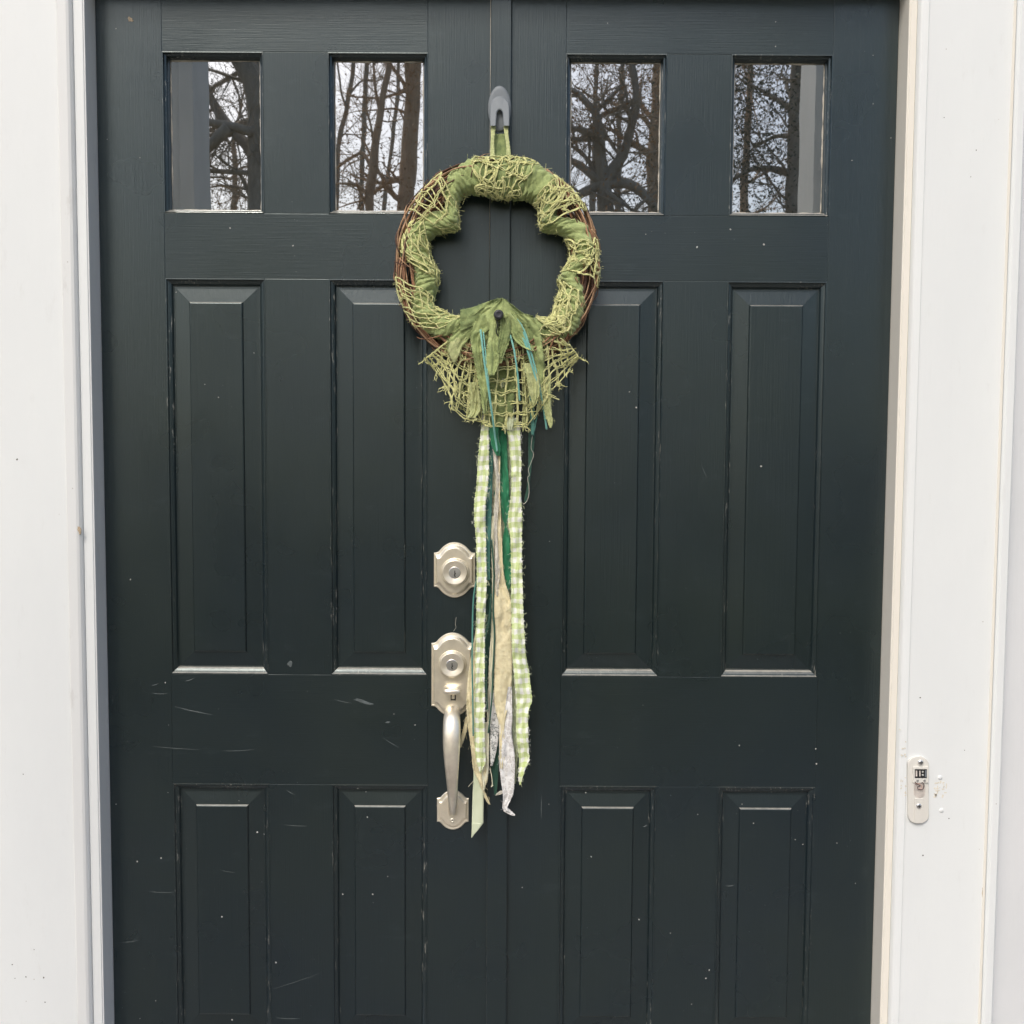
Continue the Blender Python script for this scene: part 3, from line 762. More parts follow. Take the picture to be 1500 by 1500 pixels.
# netting over the ring
def cordpath(mb, f, n, r, seed, wob=.0009):
    pts = []; rr = []
    for i in range(n+1):
        p = f(i/n); p = p+Vector((nz(i*.7, seed), nz(i*.7, seed+5.), nz(i*.7, seed+9.)))*wob
        pts.append(p); rr.append(r*max(.4, .92+.75*nz(i*.9, seed+2.)))
    mb.tube(pts, rr, 5)
    for i in range(1, n, 6):
        h = (int(seed*1000)+i*7919) % 997/997.; a = h*6.28; L = .0025+.005*((h*37) % 1)
        q = pts[i]; d = Vector((math.cos(a), -.4, math.sin(a)))
        mb.tube([q, q+d*L*.6, q+d*L+Vector((.0015*math.sin(a*3), 0, .0015*math.cos(a*5)))], .00024, 3)
nets = [(-15, 20, -72, 66, 7, 4, .10, 40, 0), (35, 58, -80, 95, 5, 6, .10, 26, 1), (80, 101, -80, 90, 4, 4, .12, 20, 1), (111, 146, -95, 20, 7, 4, .10, 34, 0),
        (219, 249, -60, 98, 7, 5, .035, 4, 1), (258, 293, -92, 80, 7, 5, .05, 5, 0), (297, 324, -80, 98, 5, 6, .04, 3, 1)]
for ni, (t0, t1, p0, p1, nth, nph, jit, loops_, vn) in enumerate(nets):
    mb = MB(); rs = random.Random(100+ni)
    diag = R_(12) if ni in (4, 5) else R_(2)
    def pt(a, b, lift=.0022):
        th = R_(t0+(t1-t0)*a); ph = R_(p0+(p1-p0)*b)
        th += diag*math.sin(ph)+jit*nz(a*5, b*4, ni*3.); ph += jit*4.5*nz(a*5+20, b*4, ni*3.)
        return ringp(th, ph, lift+.0025*abs(nz(a*9, b*9, ni)), vine=bool(vn))
    for i in range(nth+1):
        a = i/nth+.3*(rs.random()-.5)/nth
        cordpath(mb, lambda t: pt(a, t), 40, .00125, rs.random()*99)
        if rs.random() < .6: cordpath(mb, lambda t: pt(a+.012+.012*nz(t*6, i), t, .0032), 40, .0010, rs.random()*99)
    for j in range(nph+1):
        b = j/nph+.3*(rs.random()-.5)/nph
        cordpath(mb, lambda t: pt(t, b, .0030), 50, .00125, rs.random()*99)
        if rs.random() < .6: cordpath(mb, lambda t: pt(t, b+.015+.015*nz(t*6, j), .0036), 50, .0010, rs.random()*99)
    for _ in range(loops_):
        ca, cb = rs.random(), rs.random()*.95; ra, rb = rs.uniform(.04, .16), rs.uniform(.05, .16); tl = rs.random()*6; turns = rs.uniform(.7, 1.5); sd_ = rs.random()*90
        cordpath(mb, lambda t: pt(min(1, max(0, ca+ra*math.cos(tl+2*PI*turns*t)*(1+.5*nz(t*3, sd_)))), min(1.02, max(0, cb+rb*math.sin(tl+2*PI*turns*t)*(1+.5*nz(t*3, sd_+4)))), .0042+.003*abs(nz(t*2, sd_))), 30, .00105, sd_)
    o = wfin(mb.build('netting', 'net_cord', wr, smooth=True)); o['kind'] = 'stuff'
# loose fibres on the wrap
mb = MB(); rs = random.Random(3)
for _ in range(550):
    th = rs.random()*2*PI; ph = R_(rs.choice((-88, -70, 0, 40, 88)))+rs.gauss(0, .3); L = rs.uniform(.003, .010)
    p = ringp(th, ph, .001); q = (p-Vector((RC.x+RV*math.sin(th), RY, RC.z+RV*math.cos(th)))).normalized()
    d = (q+Vector((rs.gauss(0, .8), rs.gauss(0, .5), rs.gauss(0, .8)))).normalized(); e = Vector((rs.gauss(0, 1), rs.gauss(0, .4), rs.gauss(0, 1)))*L*.35
    mb.tube([p, p+d*L*.5+e*.4, p+d*L+e], .00022, 3)
o = wfin(mb.build('loose_fibres', 'net_cord', wr)); o['kind'] = 'stuff'

# strips of cloth: rows of (left, right, y) in a zoom frame, at depth Y
def strip(name, mat, zf, rows, Y=-.03, wave=.0035, n=7, fray=0, curl=0., seed=0., edge=.0008, solid=.0004, Yend=None, step=9., fold=0., crump=0.):
    if name == 'ribbon' and mat in ('cream', 'cream_pale', 'white_thread', 'lace_white', 'gingham', 'emerald', 'sage'): crump = .0045 if mat != 'gingham' else .003; n = 11; step = 6.
    if name == 'cloth_strip': n = 16; step = 4.5; crump = .0065 if crump == 0 else crump; edge *= 2.2
    wd = .07 if mat == 'gingham' else 0.
    rows = [(a-wd*(b-a), b+wd*(b-a), y) for a, b, y in rows]
    dense = []
    for i in range(len(rows)-1):
        L = math.hypot((rows[i+1][0]+rows[i+1][1]-rows[i][0]-rows[i][1])/2, rows[i+1][2]-rows[i][2]); k = max(2, int(L/step)); dense.append(k)
    R = []
    for i in range(len(rows)-1):
        p0, p1, p2, p3 = rows[max(i-1, 0)], rows[i], rows[i+1], rows[min(i+2, len(rows)-1)]
        for j in range(dense[i]):
            t = j/dense[i]; R.append(tuple(.5*((2*b)+(-a+c)*t+(2*a-5*b+4*c-d)*t*t+(-a+3*b-3*c+d)*t**3) for a, b, c, d in zip(p0, p1, p2, p3)))
    R.append(rows[-1])
    Pg = []; UV = []; v = 0; prev = None; m = len(R)
    for i, (xl, xr, y) in enumerate(R):
        t = i/(m-1); Yc = Y if Yend is None else Y+(Yend-Y)*t
        row = []; uv = []
        c = zf((xl+xr)/2, y, Yc)
        if prev is not None: v += (c-prev).length
        prev = c; w = (zf(xr, y, Yc)-zf(xl, y, Yc)).length
        for k in range(n+1):
            u = k/n; x = xl+(xr-xl)*u
            d = wave*nz(u*1.6, v*22, seed)+wave*.45*nz(u*3.4, v*60, seed+3)-curl*math.sin(PI*u)+fold*abs(u-.5)
            if crump: d += crump*(abs(nz(u*3.1+.8*nz(v*18, seed), v*14, seed+7))*1.3-.3)+crump*.35*(abs(nz(u*4.5, v*55, seed+8))-.3)
            p = zf(x, y, Yc+d)
            if k in (0, n): p = p+Vector((edge*nz(v*260, seed+u*9), 0, 0))+Vector((edge*.8*nz(v*700, seed+u*9+4), 0, 0))
            row.append(p); uv.append(((u-.5)*w, v))
        Pg.append(row); UV.append(uv)
    o = wfin(MB().grid(Pg, UV).build(name, mat, wr, smooth=True, solid=solid))
    if fray:
        mb = MB(); rs_ = random.Random(int(seed*10)+1)
        for _ in range(fray):
            i = rs_.randrange(1, m-1); k = rs_.choice((0, n)); p = Pg[i][k]; sg = -1 if k == 0 else 1; L = rs_.uniform(.0015, .006)
            mb.tube([p, p+Vector((sg*L*.6, rs_.gauss(0, .001), rs_.gauss(0, .002))), p+Vector((sg*L, rs_.gauss(0, .002), rs_.gauss(-.001, .003)))], .00022, 3)
        f_ = mb.build('frayed_threads', mat, o); f_['kind'] = 'stuff'
    return o
def cord(name, mat, zf, pts, Y, r=.0014, seed=0., flat=1.):
    q = cr_([(x, y, Y if len(p_) == 0 else p_[0]) for x, y, *p_ in pts], 8)
    P_ = [zf(x, y, yy)+Vector((.0003*nz(i*.5, seed), 0, 0)) for i, (x, y, yy) in enumerate(q)]
    return wfin(MB().tube(P_, r, 6, flat).build(name, mat, wr, smooth=True))

# hanging loop over the hook
hzf = lambda x, y, Y=-.03: at(600+x/9.375, 100+y/9.375, Y)
strip('hanging_loop', 'fab_pale', hzf, [(1112, 1186, 700), (1114, 1184, 780), (1116, 1172, 900), (1112, 1160, 1010), (1108, 1165, 1130), (1104, 1180, 1260)], -.0180, .001, 4, seed=1., Yend=-.055)
strip('hanging_loop', 'fab_pale', hzf, [(1288, 1362, 700), (1290, 1358, 780), (1302, 1356, 900), (1322, 1372, 1030), (1330, 1386, 1130), (1320, 1392, 1260)], -.0180, .001, 4, seed=2., Yend=-.055)
strip('hanging_loop', 'fab_dark', hzf, [(1170, 1310, 900), (1150, 1330, 1000), (1135, 1350, 1100), (1130, 1370, 1270)], -.0150, .002, 6, fray=40, seed=3., Yend=-.03)

# ---- long streamers, back to front
strip('ribbon', 'teal', z7, [(555, 640, -260), (552, 640, 0), (548, 632, 300), (552, 640, 600), (545, 628, 900), (540, 640, 1200), (548, 632, 1420)], -.018, .003, 6, seed=51, fray=30)
strip('ribbon', 'sage', z7, [(640, 745, -260), (650, 750, 0), (655, 748, 300), (650, 755, 600), (640, 760, 900), (640, 770, 1200), (660, 778, 1500)], -.0185, .003, 6, seed=52, fray=30)
strip('ribbon', 'cream_pale', z7, [(600, 660, -200), (604, 672, 100), (596, 668, 350), (600, 668, 600), (598, 660, 850), (596, 650, 1100), (590, 640, 1300)], -.0205, .004, 6, seed=53, fray=40)
strip('ribbon', 'forest', z7, [(575, 610, -250), (570, 612, 0), (562, 606, 300), (566, 610, 500), (572, 604, 700), (560, 602, 900), (550, 606, 1100), (548, 610, 1300), (540, 600, 1490), (545, 600, 1650)], -.022, .002, 5, seed=11, fray=60)
strip('ribbon', 'forest', z8, [(560, 620, 250), (575, 640, 500), (590, 655, 760), (598, 655, 920), (606, 648, 1060), (622, 636, 1175)], -.020, .003, 5, seed=12, fray=40)
strip('ribbon', 'sage', z7, [(715, 760, -200), (712, 752, 100), (706, 756, 400), (722, 765, 900), (735, 780, 1300), (742, 790, 1550), (745, 800, 1720), (748, 806, 1850), (752, 795, 2050), (760, 785, 2250), (768, 776, 2340)], -.022, .003, 5, seed=13, fray=30)
strip('ribbon', 'lace_open', z8, [(592, 650, 420), (588, 662, 560), (590, 655, 680), (588, 645, 800), (590, 625, 900), (592, 606, 960)], -.030, .002, 5, seed=14)
strip('ribbon', 'emerald', z6, [(725, 800, 960), (742, 812, 1080), (750, 818, 1200), (750, 818, 1300), (756, 826, 1400), (764, 832, 1560), (776, 824, 1680), (796, 812, 1745), (785, 836, 1830), (776, 846, 1930), (775, 852, 2070), (786, 848, 2140), (812, 828, 2225)], -.0305, .004, 6, seed=15, fray=40)
strip('ribbon', 'emerald', z6, [(682, 745, 900), (686, 752, 1030), (690, 752, 1110), (706, 766, 1180), (740, 757, 1240)], -.045, .004, 5, seed=15.5, fray=10)
strip('ribbon', 'teal', z6, [(684, 725, 1000), (680, 722, 1150), (672, 712, 1300), (664, 705, 1480), (668, 700, 1700), (662, 690, 1950), (668, 690, 2150)], -.030, .002, 4, seed=16)
strip('ribbon', 'cream', z7, [(640, 664, -60), (640, 662, 200), (645, 668, 380), (642, 676, 560), (625, 684, 740), (612, 705, 880), (615, 738, 980), (618, 748, 1150), (624, 752, 1330), (622, 752, 1500), (618, 742, 1700), (622, 728, 1760), (640, 708, 1840), (655, 700, 1920), (660, 698, 2100), (664, 690, 2230)], -.0365, .004, 7, seed=17, fray=30)
strip('ribbon', 'white_thread', z7, [(606, 640, -130), (618, 650, 0), (636, 662, 130), (622, 652, 300), (618, 642, 450), (624, 648, 600), (628, 660, 800), (626, 652, 880), (638, 646, 965)], -.039, .005, 5, seed=18, fray=40, edge=.0012)
strip('ribbon', 'cream_pale', z7, [(590, 622, 380), (598, 618, 600), (604, 622, 800), (606, 624, 950), (598, 622, 1200), (582, 620, 1450), (572, 612, 1700), (566, 600, 1900)], -.028, .003, 4, seed=18.5, fray=20)
strip('ribbon', 'lace_white', z8, [(722, 748, 380), (705, 750, 500), (690, 752, 620), (682, 750, 720), (672, 768, 860), (662, 772, 960), (668, 768, 1060), (680, 764, 1140), (684, 745, 1200), (680, 718, 1260), (690, 722, 1292)], -.037, .004, 7, seed=19, fray=25)
strip('ribbon', 'lace_white', lambda x, y, Y: z8(y, x, Y), [(1240, 1292, 690), (1262, 1308, 715), (1290, 1322, 745), (1316, 1326, 772)], -.038, .001, 4, seed=19.5)
strip('ribbon', 'lace_white', z8, [(652, 690, 640), (656, 684, 760), (656, 676, 900), (658, 668, 1000)], -.034, .002, 4, seed=20)
strip('ribbon', 'white_thread', lambda x, y, Y: z8(y, x, Y), [(1150, 1156, 690), (1140, 1168, 668), (1160, 1174, 640), (1174, 1178, 630)], -.030, .001, 3, seed=20.5)
strip('ribbon', 'satin_pale', z8, [(452, 540, 700), (462, 545, 900), (468, 546, 1030), (462, 543, 1150), (458, 541, 1280), (456, 540, 1380)], -.026, .0012, 6, seed=21, edge=.0001)
# its diagonal cut
strip('ribbon_end', 'satin_pale', z8, [(456, 540, 1378), (455, 505, 1425), (453, 470, 1465), (451, 455, 1486)], -.0262, .0004, 6, seed=21, edge=.0001)
strip('ribbon', 'cream', z8, [(488, 500, -60), (462, 500, 100), (440, 500, 220), (424, 500, 340), (416, 495, 500), (424, 498, 640), (440, 510, 760), (455, 560, 880), (465, 572, 980), (500, 572, 1060), (520, 555, 1110), (538, 552, 1150), (552, 574, 1200), (580, 592, 1242)], -.031, .004, 7, seed=22, fray=35)
strip('ribbon', 'cream', z8, [(412, 425, 600), (392, 420, 690), (374, 402, 760), (370, 376, 825)], -.028, .003, 4, seed=23, fray=8)
strip('ribbon', 'cream_pale', z8, [(545, 582, 640), (548, 582, 760), (545, 580, 880), (530, 578, 1000), (535, 560, 1080), (540, 548, 1140)], -.033, .003, 4, seed=24, fray=10)
strip('ribbon', 'gingham', z6, [(634, 690, 880), (630, 680, 1000), (612, 678, 1180), (604, 676, 1300), (592, 668, 1480), (580, 656, 1560), (578, 652, 1700), (592, 655, 1880), (596, 660, 2150), (592, 650, 2450), (586, 646, 2695), (584, 646, 2900), (580, 648, 3050), (580, 646, 3290), (586, 650, 3410), (598, 652, 3490), (610, 630, 3540), (618, 622, 3565)], -.042, .007, 9, seed=25, fray=180, edge=.0018)
strip('ribbon', 'gingham', z6, [(812, 890, 960), (820, 904, 1050), (838, 910, 1180), (848, 914, 1300), (850, 912, 1480), (838, 916, 1600), (826, 920, 1710), (844, 918, 1850), (848, 922, 2150), (852, 932, 2450), (857, 946, 2695), (868, 966, 2800), (878, 980, 2930), (886, 990, 3030), (888, 966, 3110), (886, 964, 3250), (900, 970, 3400), (906, 972, 3470), (902, 945, 3535), (898, 925, 3600), (906, 912, 3650)], -.043, .007, 9, seed=26, fray=200, edge=.0018)
cord('cord', 'teal', z8, [(515, -560, -.036), (500, -440, -.036), (476, -330, -.037), (464, -200, -.040), (460, 0), (458, 200), (462, 420), (466, 740)], -.0455, .0018, 1., .5)
cord('cord', 'forest', z8, [(600, -700), (618, -450), (612, -200), (622, 0), (612, 250), (600, 500), (576, 720)], -.040, .0019, 2., .5)
cord('cord', 'forest', z8, [(600, -300), (580, -100), (552, 60), (560, 250), (562, 400), (572, 560)], -.040, .0018, 3., .5)
cord('cord', 'aqua', z6, [(620, 315, -.084), (632, 420, -.088), (652, 580, -.088), (682, 780, -.086), (708, 960, -.076), (728, 1110, -.058), (742, 1205, -.052)], -.08, .0021, 4.)
cord('cord', 'aqua', z6, [(830, 330, -.084), (862, 450, -.088), (886, 600, -.086), (898, 720, -.080), (906, 835, -.074)], -.08, .0019, 5.)
cord('cord', 'aqua', z6, [(905, 320, -.084), (945, 410, -.088), (985, 540, -.086), (1015, 640, -.083), (1032, 700, -.080)], -.08, .0021, 6.)
cord('cord', 'aqua', z6, [(860, 215, -.080), (910, 270, -.086), (950, 350, -.088), (1000, 520, -.084), (1040, 680, -.078), (1075, 860, -.06), (1105, 1045, -.05)], -.08, .0020, 7.)
cord('cord', 'aqua', z6, [(880, 250, -.086), (930, 330, -.089), (965, 440, -.087), (1000, 600, -.084), (1028, 690, -.081)], -.08, .0013, 7.5)
cord('cord', 'aqua', z6, [(640, 330, -.085), (655, 470, -.087), (672, 640, -.087), (690, 800, -.084), (704, 900, -.078)], -.08, .0012, 7.7)
cord('cord', 'teal', z6, [(985, 780, -.06), (990, 900, -.05), (995, 1000, -.047), (998, 1085, -.045)], -.06, .0022, 7.8)
cord('cord', 'teal', z6, [(985, 560, -.07), (995, 700, -.06), (1008, 900, -.05), (1005, 1090, -.045)], -.06, .0019, 8.)
cord('cord', 'teal', z6, [(1010, 640, -.07), (1036, 800, -.06), (1030, 950, -.05), (1012, 1060, -.045)], -.06, .0016, 9.)
strip('ribbon', 'forest', z6, [(968, 1015, 760), (966, 1020, 900), (970, 1020, 1050), (970, 1014, 1150), (970, 996, 1290), (966, 984, 1400), (955, 975, 1490), (940, 968, 1550), (946, 952, 1590)], -.034, .002, 4, seed=27)
cord('thread', 'white_thread', z6, [(1000, 1090), (990, 1180), (1008, 1230), (985, 1300), (970, 1340), (978, 1380), (965, 1400), (975, 1480), (968, 1550), (940, 1590), (925, 1580)], -.037, .0005, 10.)
cord('thread', 'cream_pale', z8, [(588, 980), (600, 1030), (606, 1090), (598, 1112), (612, 1100)], -.03, .0009, 11.)
cord('thread', 'cream_pale', z8, [(430, 1112), (450, 1090), (468, 1070)], -.03, .0004, 12.)
cord('thread', 'white_thread', z7, [(320, 1225), (340, 1195), (335, 1170), (342, 1120)], -.012, .0003, 13.)

# ---- fan of netting and cloth under the button
def fan(top, bot, nw, nf, seed, mt='net_cord', Y0=-.072, Y1=-.060, jit=10., tang=0, r=.00125):
    mb = MB(); rs = random.Random(seed)
    def pl(P, s):
        L = [0]
        for i in range(len(P)-1): L.append(L[-1]+math.dist(P[i], P[i+1]))
        q = s*L[-1]
        for i in range(len(P)-1):
            if q <= L[i+1]+1e-9:
                t = (q-L[i])/(L[i+1]-L[i]); return (P[i][0]+(P[i+1][0]-P[i][0])*t, P[i][1]+(P[i+1][1]-P[i][1])*t)
        return P[-1]
    def pt(s, t, l=0.):
        a = pl(top, min(1, max(0, s))); b = pl(bot, min(1, max(0, s)))
        x = a[0]+(b[0]-a[0])*t; y = a[1]+(b[1]-a[1])*t
        ed = min(1, 6*min(s, 1-s)+.25)
        x += jit*nz(s*4+seed, t*4)*ed; y += jit*nz(s*4, t*4+seed)*ed
        Y = Y0+(Y1-Y0)*t-.007*math.sin(s*9+seed)*t+.004*nz(s*5, t*5, seed)-l
        return z6(x, y, Y)
    for i in range(nw+1):
        s = i/nw+(.25*(rs.random()-.5)/nw if 0 < i < nw else 0)
        cordpath(mb, lambda t: pt(s, t), 30, r*1.05, rs.random()*90)
        if rs.random() < .8: cordpath(mb, lambda t: pt(s+.015+.02*nz(t*5, i), t, .001), 30, r*.75, rs.random()*90)
    for j in range(1, nf+1):
        tt = (j/nf)**.85
        cordpath(mb, lambda s: pt(s, tt*(1-.0*s)+.03*nz(s*6, j, seed)*(j < nf), .0012), 40, r, rs.random()*90)
        if rs.random() < .9: cordpath(mb, lambda s: pt(s, tt-.025+.03*nz(s*7, j+5., seed), .0018), 40, r*.7, rs.random()*90)
    for _ in range(tang):
        cs, ct = rs.random(), rs.uniform(.1, 1); ra = rs.uniform(.04, .12); w0 = rs.random()*6; sd_ = rs.random()*50
        cordpath(mb, lambda t: pt(cs+ra*math.cos(w0+5*t)*(1+.5*nz(t*3, sd_)), min(1.03, ct+ra*1.3*math.sin(w0+5*t)), .003), 20, r*.65, sd_)
    o = wfin(mb.build('netting', mt, wr, smooth=True)); o['kind'] = 'stuff'
# cloth behind the fan
strip('cloth_strip', 'fab_dark', z6, [(640, 860, 230), (600, 920, 330), (590, 930, 450), (610, 900, 600), (640, 880, 760), (660, 860, 900), (680, 850, 1020)], -.056, .008, 10, seed=30, fray=30, Yend=-.05)
fan([(380, 400), (470, 360), (570, 300), (610, 330)], [(215, 528), (330, 665), (398, 800), (420, 900), (500, 965), (600, 980), (690, 1005)], 8, 7, 41, Y0=-.070, Y1=-.052, jit=22., tang=26)
fan([(900, 330), (1000, 290), (1130, 320), (1270, 420)], [(950, 1030), (1060, 890), (1140, 750), (1230, 660), (1340, 520)], 8, 7, 42, Y0=-.072, Y1=-.056, jit=22., tang=24)
fan([(700, 400), (790, 380), (860, 380), (930, 420)], [(640, 1010), (770, 1030), (870, 1010), (960, 1010)], 4, 7, 43, Y0=-.074, Y1=-.052, jit=24., tang=8)
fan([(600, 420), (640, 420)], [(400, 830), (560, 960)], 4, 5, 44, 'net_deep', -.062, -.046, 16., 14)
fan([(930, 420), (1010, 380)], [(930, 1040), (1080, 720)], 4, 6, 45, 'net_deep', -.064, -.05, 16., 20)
mb = MB(); rs = random.Random(77)
for _ in range(46):                                          # ravelled ends along the skirt's hem
    hx, hy = rs.choice([(215, 528), (300, 630), (370, 740), (405, 850), (430, 930), (500, 965), (590, 980), (690, 1010), (780, 1030), (870, 1015), (950, 1030), (1040, 920), (1110, 800), (1180, 710), (1270, 620), (1335, 525)])
    hx += rs.gauss(0, 5); hy += rs.gauss(-10, 5); L = rs.uniform(20, 75); dx = (hx-760)/900+rs.gauss(0, .5); Yh = -.056-rs.random()*.012
    cordpath(mb, lambda t: z6(hx+dx*L*t+9*math.sin(t*5+hx), hy+L*t*(1-.45*abs(dx)), Yh), 8, rs.uniform(.0005, .0011), rs.random()*90)
o = wfin(mb.build('ravelled_ends', 'net_cord', wr, smooth=True)); o['kind'] = 'stuff'
# ring wrap just beside the bow; its darker colour stands in for shaded hollows
strip('cloth_strip', 'fab_dark', lambda x, y, Y: z6(y, x, Y), [(170, 330, 470), (150, 290, 560), (120, 270, 640), (88, 230, 740), (88, 235, 790), (130, 260, 850), (190, 300, 930), (215, 300, 1010)], -.078, .006, 9, seed=31, fray=40)
strip('cloth_strip', 'fab_green', z6, [(772, 786, 84), (735, 812, 110), (680, 845, 150), (640, 872, 190), (620, 890, 230)], -.083, .003, 9, seed=32, fray=20, edge=.0012)
strip('cloth_strip', 'fab_green', z6, [(640, 740, 150), (560, 690, 210), (490, 620, 280), (425, 560, 340), (385, 520, 400), (375, 480, 450), (392, 462, 485), (430, 450, 505)], -.082, .005, 9, seed=33, fray=50, Yend=-.070, edge=.001)
strip('cloth_strip', 'fab_pale', z6, [(405, 520, 372), (392, 490, 420), (385, 470, 470), (400, 450, 520), (420, 440, 555)], -.074, .004, 6, seed=33.5, fray=20)
strip('cloth_strip', 'fab_green', z6, [(600, 740, 205), (565, 720, 290), (545, 640, 360), (555, 630, 450), (575, 640, 560), (595, 660, 650), (615, 680, 760), (625, 670, 850), (640, 660, 930)], -.084, .007, 8, seed=34, fray=60, Yend=-.066, edge=.0012)
strip('cloth_strip', 'fab_green', z6, [(660, 752, 220), (680, 750, 330), (665, 752, 440), (650, 756, 520), (660, 745, 590), (690, 720, 650)], -.086, .006, 7, seed=35, fray=40, edge=.001)
strip('cloth_strip', 'fab_dark', z6, [(762, 830, 230), (760, 845, 310), (745, 830, 400), (742, 800, 480), (750, 775, 560)], -.086, .005, 6, seed=36, fray=30, edge=.001)
strip('cloth_strip', 'fab_green', z6, [(810, 850, 190), (835, 905, 260), (845, 935, 330), (870, 960, 390), (925, 1000, 440), (990, 1010, 470)], -.088, .005, 6, seed=37, fray=25, edge=.001)
strip('cloth_strip', 'fab_green', z6, [(850, 960, 200), (905, 1030, 270), (930, 1060, 350), (950, 1075, 450), (980, 1085, 560), (1000, 1090, 650), (1010, 1075, 720)], -.082, .007, 7, seed=38, fray=60, Yend=-.068, edge=.0012)
strip('cloth_strip', 'fab_pale', z6, [(930, 1010, 560), (950, 1040, 640), (965, 1052, 720), (980, 1050, 790), (995, 1030, 840), (1005, 1012, 875)], -.082, .005, 6, seed=39, fray=30, edge=.001)
strip('cloth_strip', 'fab_pale', z6, [(1040, 1120, 660), (1060, 1135, 740), (1070, 1138, 830), (1088, 1140, 920), (1110, 1150, 990), (1128, 1140, 1035)], -.062, .005, 6, seed=40, fray=30, edge=.001)
strip('cloth_strip', 'fab_pale', z6, [(530, 600, 700), (540, 615, 780), (545, 620, 860), (540, 610, 920), (520, 575, 960)], -.060, .005, 6, seed=40.5, fray=30, edge=.001)
strip('cloth_strip', 'sage', z6, [(775, 800, 670), (765, 850, 720), (782, 865, 800), (790, 865, 900), (800, 860, 1000), (815, 850, 1050)], -.049, .004, 6, seed=40.8, fray=20)
# button
bc = z6(752, 205, -.092)
b_o = MB().lathe((bc.x, bc.z), [(.0095, -.088), (.0092, -.0925), (.0090, -.0955), (.0078, -.0978), (.0055, -.0990), (.0042, -.0984), (.0012, -.0982)], 32)
wfin(b_o.build('button', 'button', wr, smooth=True))
cord('cord', 'black', z6, [(738, 235, -.09), (742, 290, -.091), (736, 330, -.09), (748, 360, -.088)], -.09, .0011, 14.)

# ------------------------------------------------------------------ porch posts behind the photographer's shoulders (seen in the glass)
def post(px, D, sgn, label):
    e = mirror_at(px, 200, D).x                  # inner edge
    x0, x1 = (e-.22, e) if sgn < 0 else (e, e+.22)
    cx = (x0+x1)/2; p = empty('porch_post', (cx, -D-.11, FLOOR-.03)); I = -Vector(p.location)
    def pf(o): o.location = I; return o
    pf(MB().box(x0+.004, x1-.004, -D-.216, -D-.004, FLOOR-.03, 3.2).build('shaft', 'post_paint', p))
    for a, b in ((x0, x0+.055), (x1-.055, x1)):
        pf(MB().box(a, b, -D-.004+.0, -D+.006, FLOOR+.16, 3.0).build('corner_board', 'post_paint', p, bevel=.002))
    pf(MB().box(x0-.02, x1+.02, -D-.24, -D+.02, FLOOR-.03, FLOOR+.16).build('base', 'post_paint', p, bevel=.004))
    pf(MB().box(x0-.02, x1+.02, -D-.24, -D+.02, 3.0, 3.2).build('capital', 'post_paint', p, bevel=.004))
    tag(p, label, 'post', 'porch posts'); return p
post(284, 1.9, -1, 'grey-white porch post reflected at the left of the leftmost window pane')
post(1192, 1.9, 1, 'grey-white porch post reflected at the right of the rightmost window pane')

# ------------------------------------------------------------------ trees across the lawn (seen in the glass)
def grow(tw, p, d, r, L, lev, rs, leaves=None, up_=.05, bend=.35):
    """one branch with its children"""
    n = 5 if lev > 1 else 4; pts = [p.copy()]; rr = [r]; q = p.copy(); dd = d.copy()
    for i in range(n):
        dd = (dd+Vector((rs.gauss(0, bend), rs.gauss(0, bend), rs.gauss(up_, bend)))*.5).normalized(); q = q+dd*L/n
        pts.append(q.copy()); rr.append(max(.003, r*(1-.72*(i+1)/n)))
        if lev > 0 and (i > 0 or lev < 3):
            for _ in range(2 if rs.random() < .25 else 1):
                ax = Vector((rs.gauss(0, 1), rs.gauss(0, 1), rs.gauss(.15, .8))); nd = (dd*.75+ax.normalized()*.9).normalized()
                grow(tw, q, nd, rr[-1]*rs.uniform(.5, .75), L*rs.uniform(.42, .68), lev-1, rs, leaves, up_, bend)
    tw.tube(pts, rr, 5 if r > .04 else 3)
    if leaves is not None and lev == 0: leaves.append((pts[-1], L))
def leafmesh(spots, rs, per, size, spread):
    m = MB()
    for p, L in spots:
        for _ in range(per):
            c = p+Vector((rs.gauss(0, spread), rs.gauss(0, spread), rs.gauss(0, spread*.8))); a = Vector((rs.gauss(0, 1), rs.gauss(0, 1), rs.gauss(0, 1))).normalized(); b = a.orthogonal().normalized(); s = size*rs.uniform(.6, 1.4)
            i = len(m.v); m.v += [tuple(c-a*s), tuple(c+b*s*.45), tuple(c+a*s), tuple(c-b*s*.45)]; m.f.append((i, i+1, i+2, i+3))
    return m
GZ = -.62
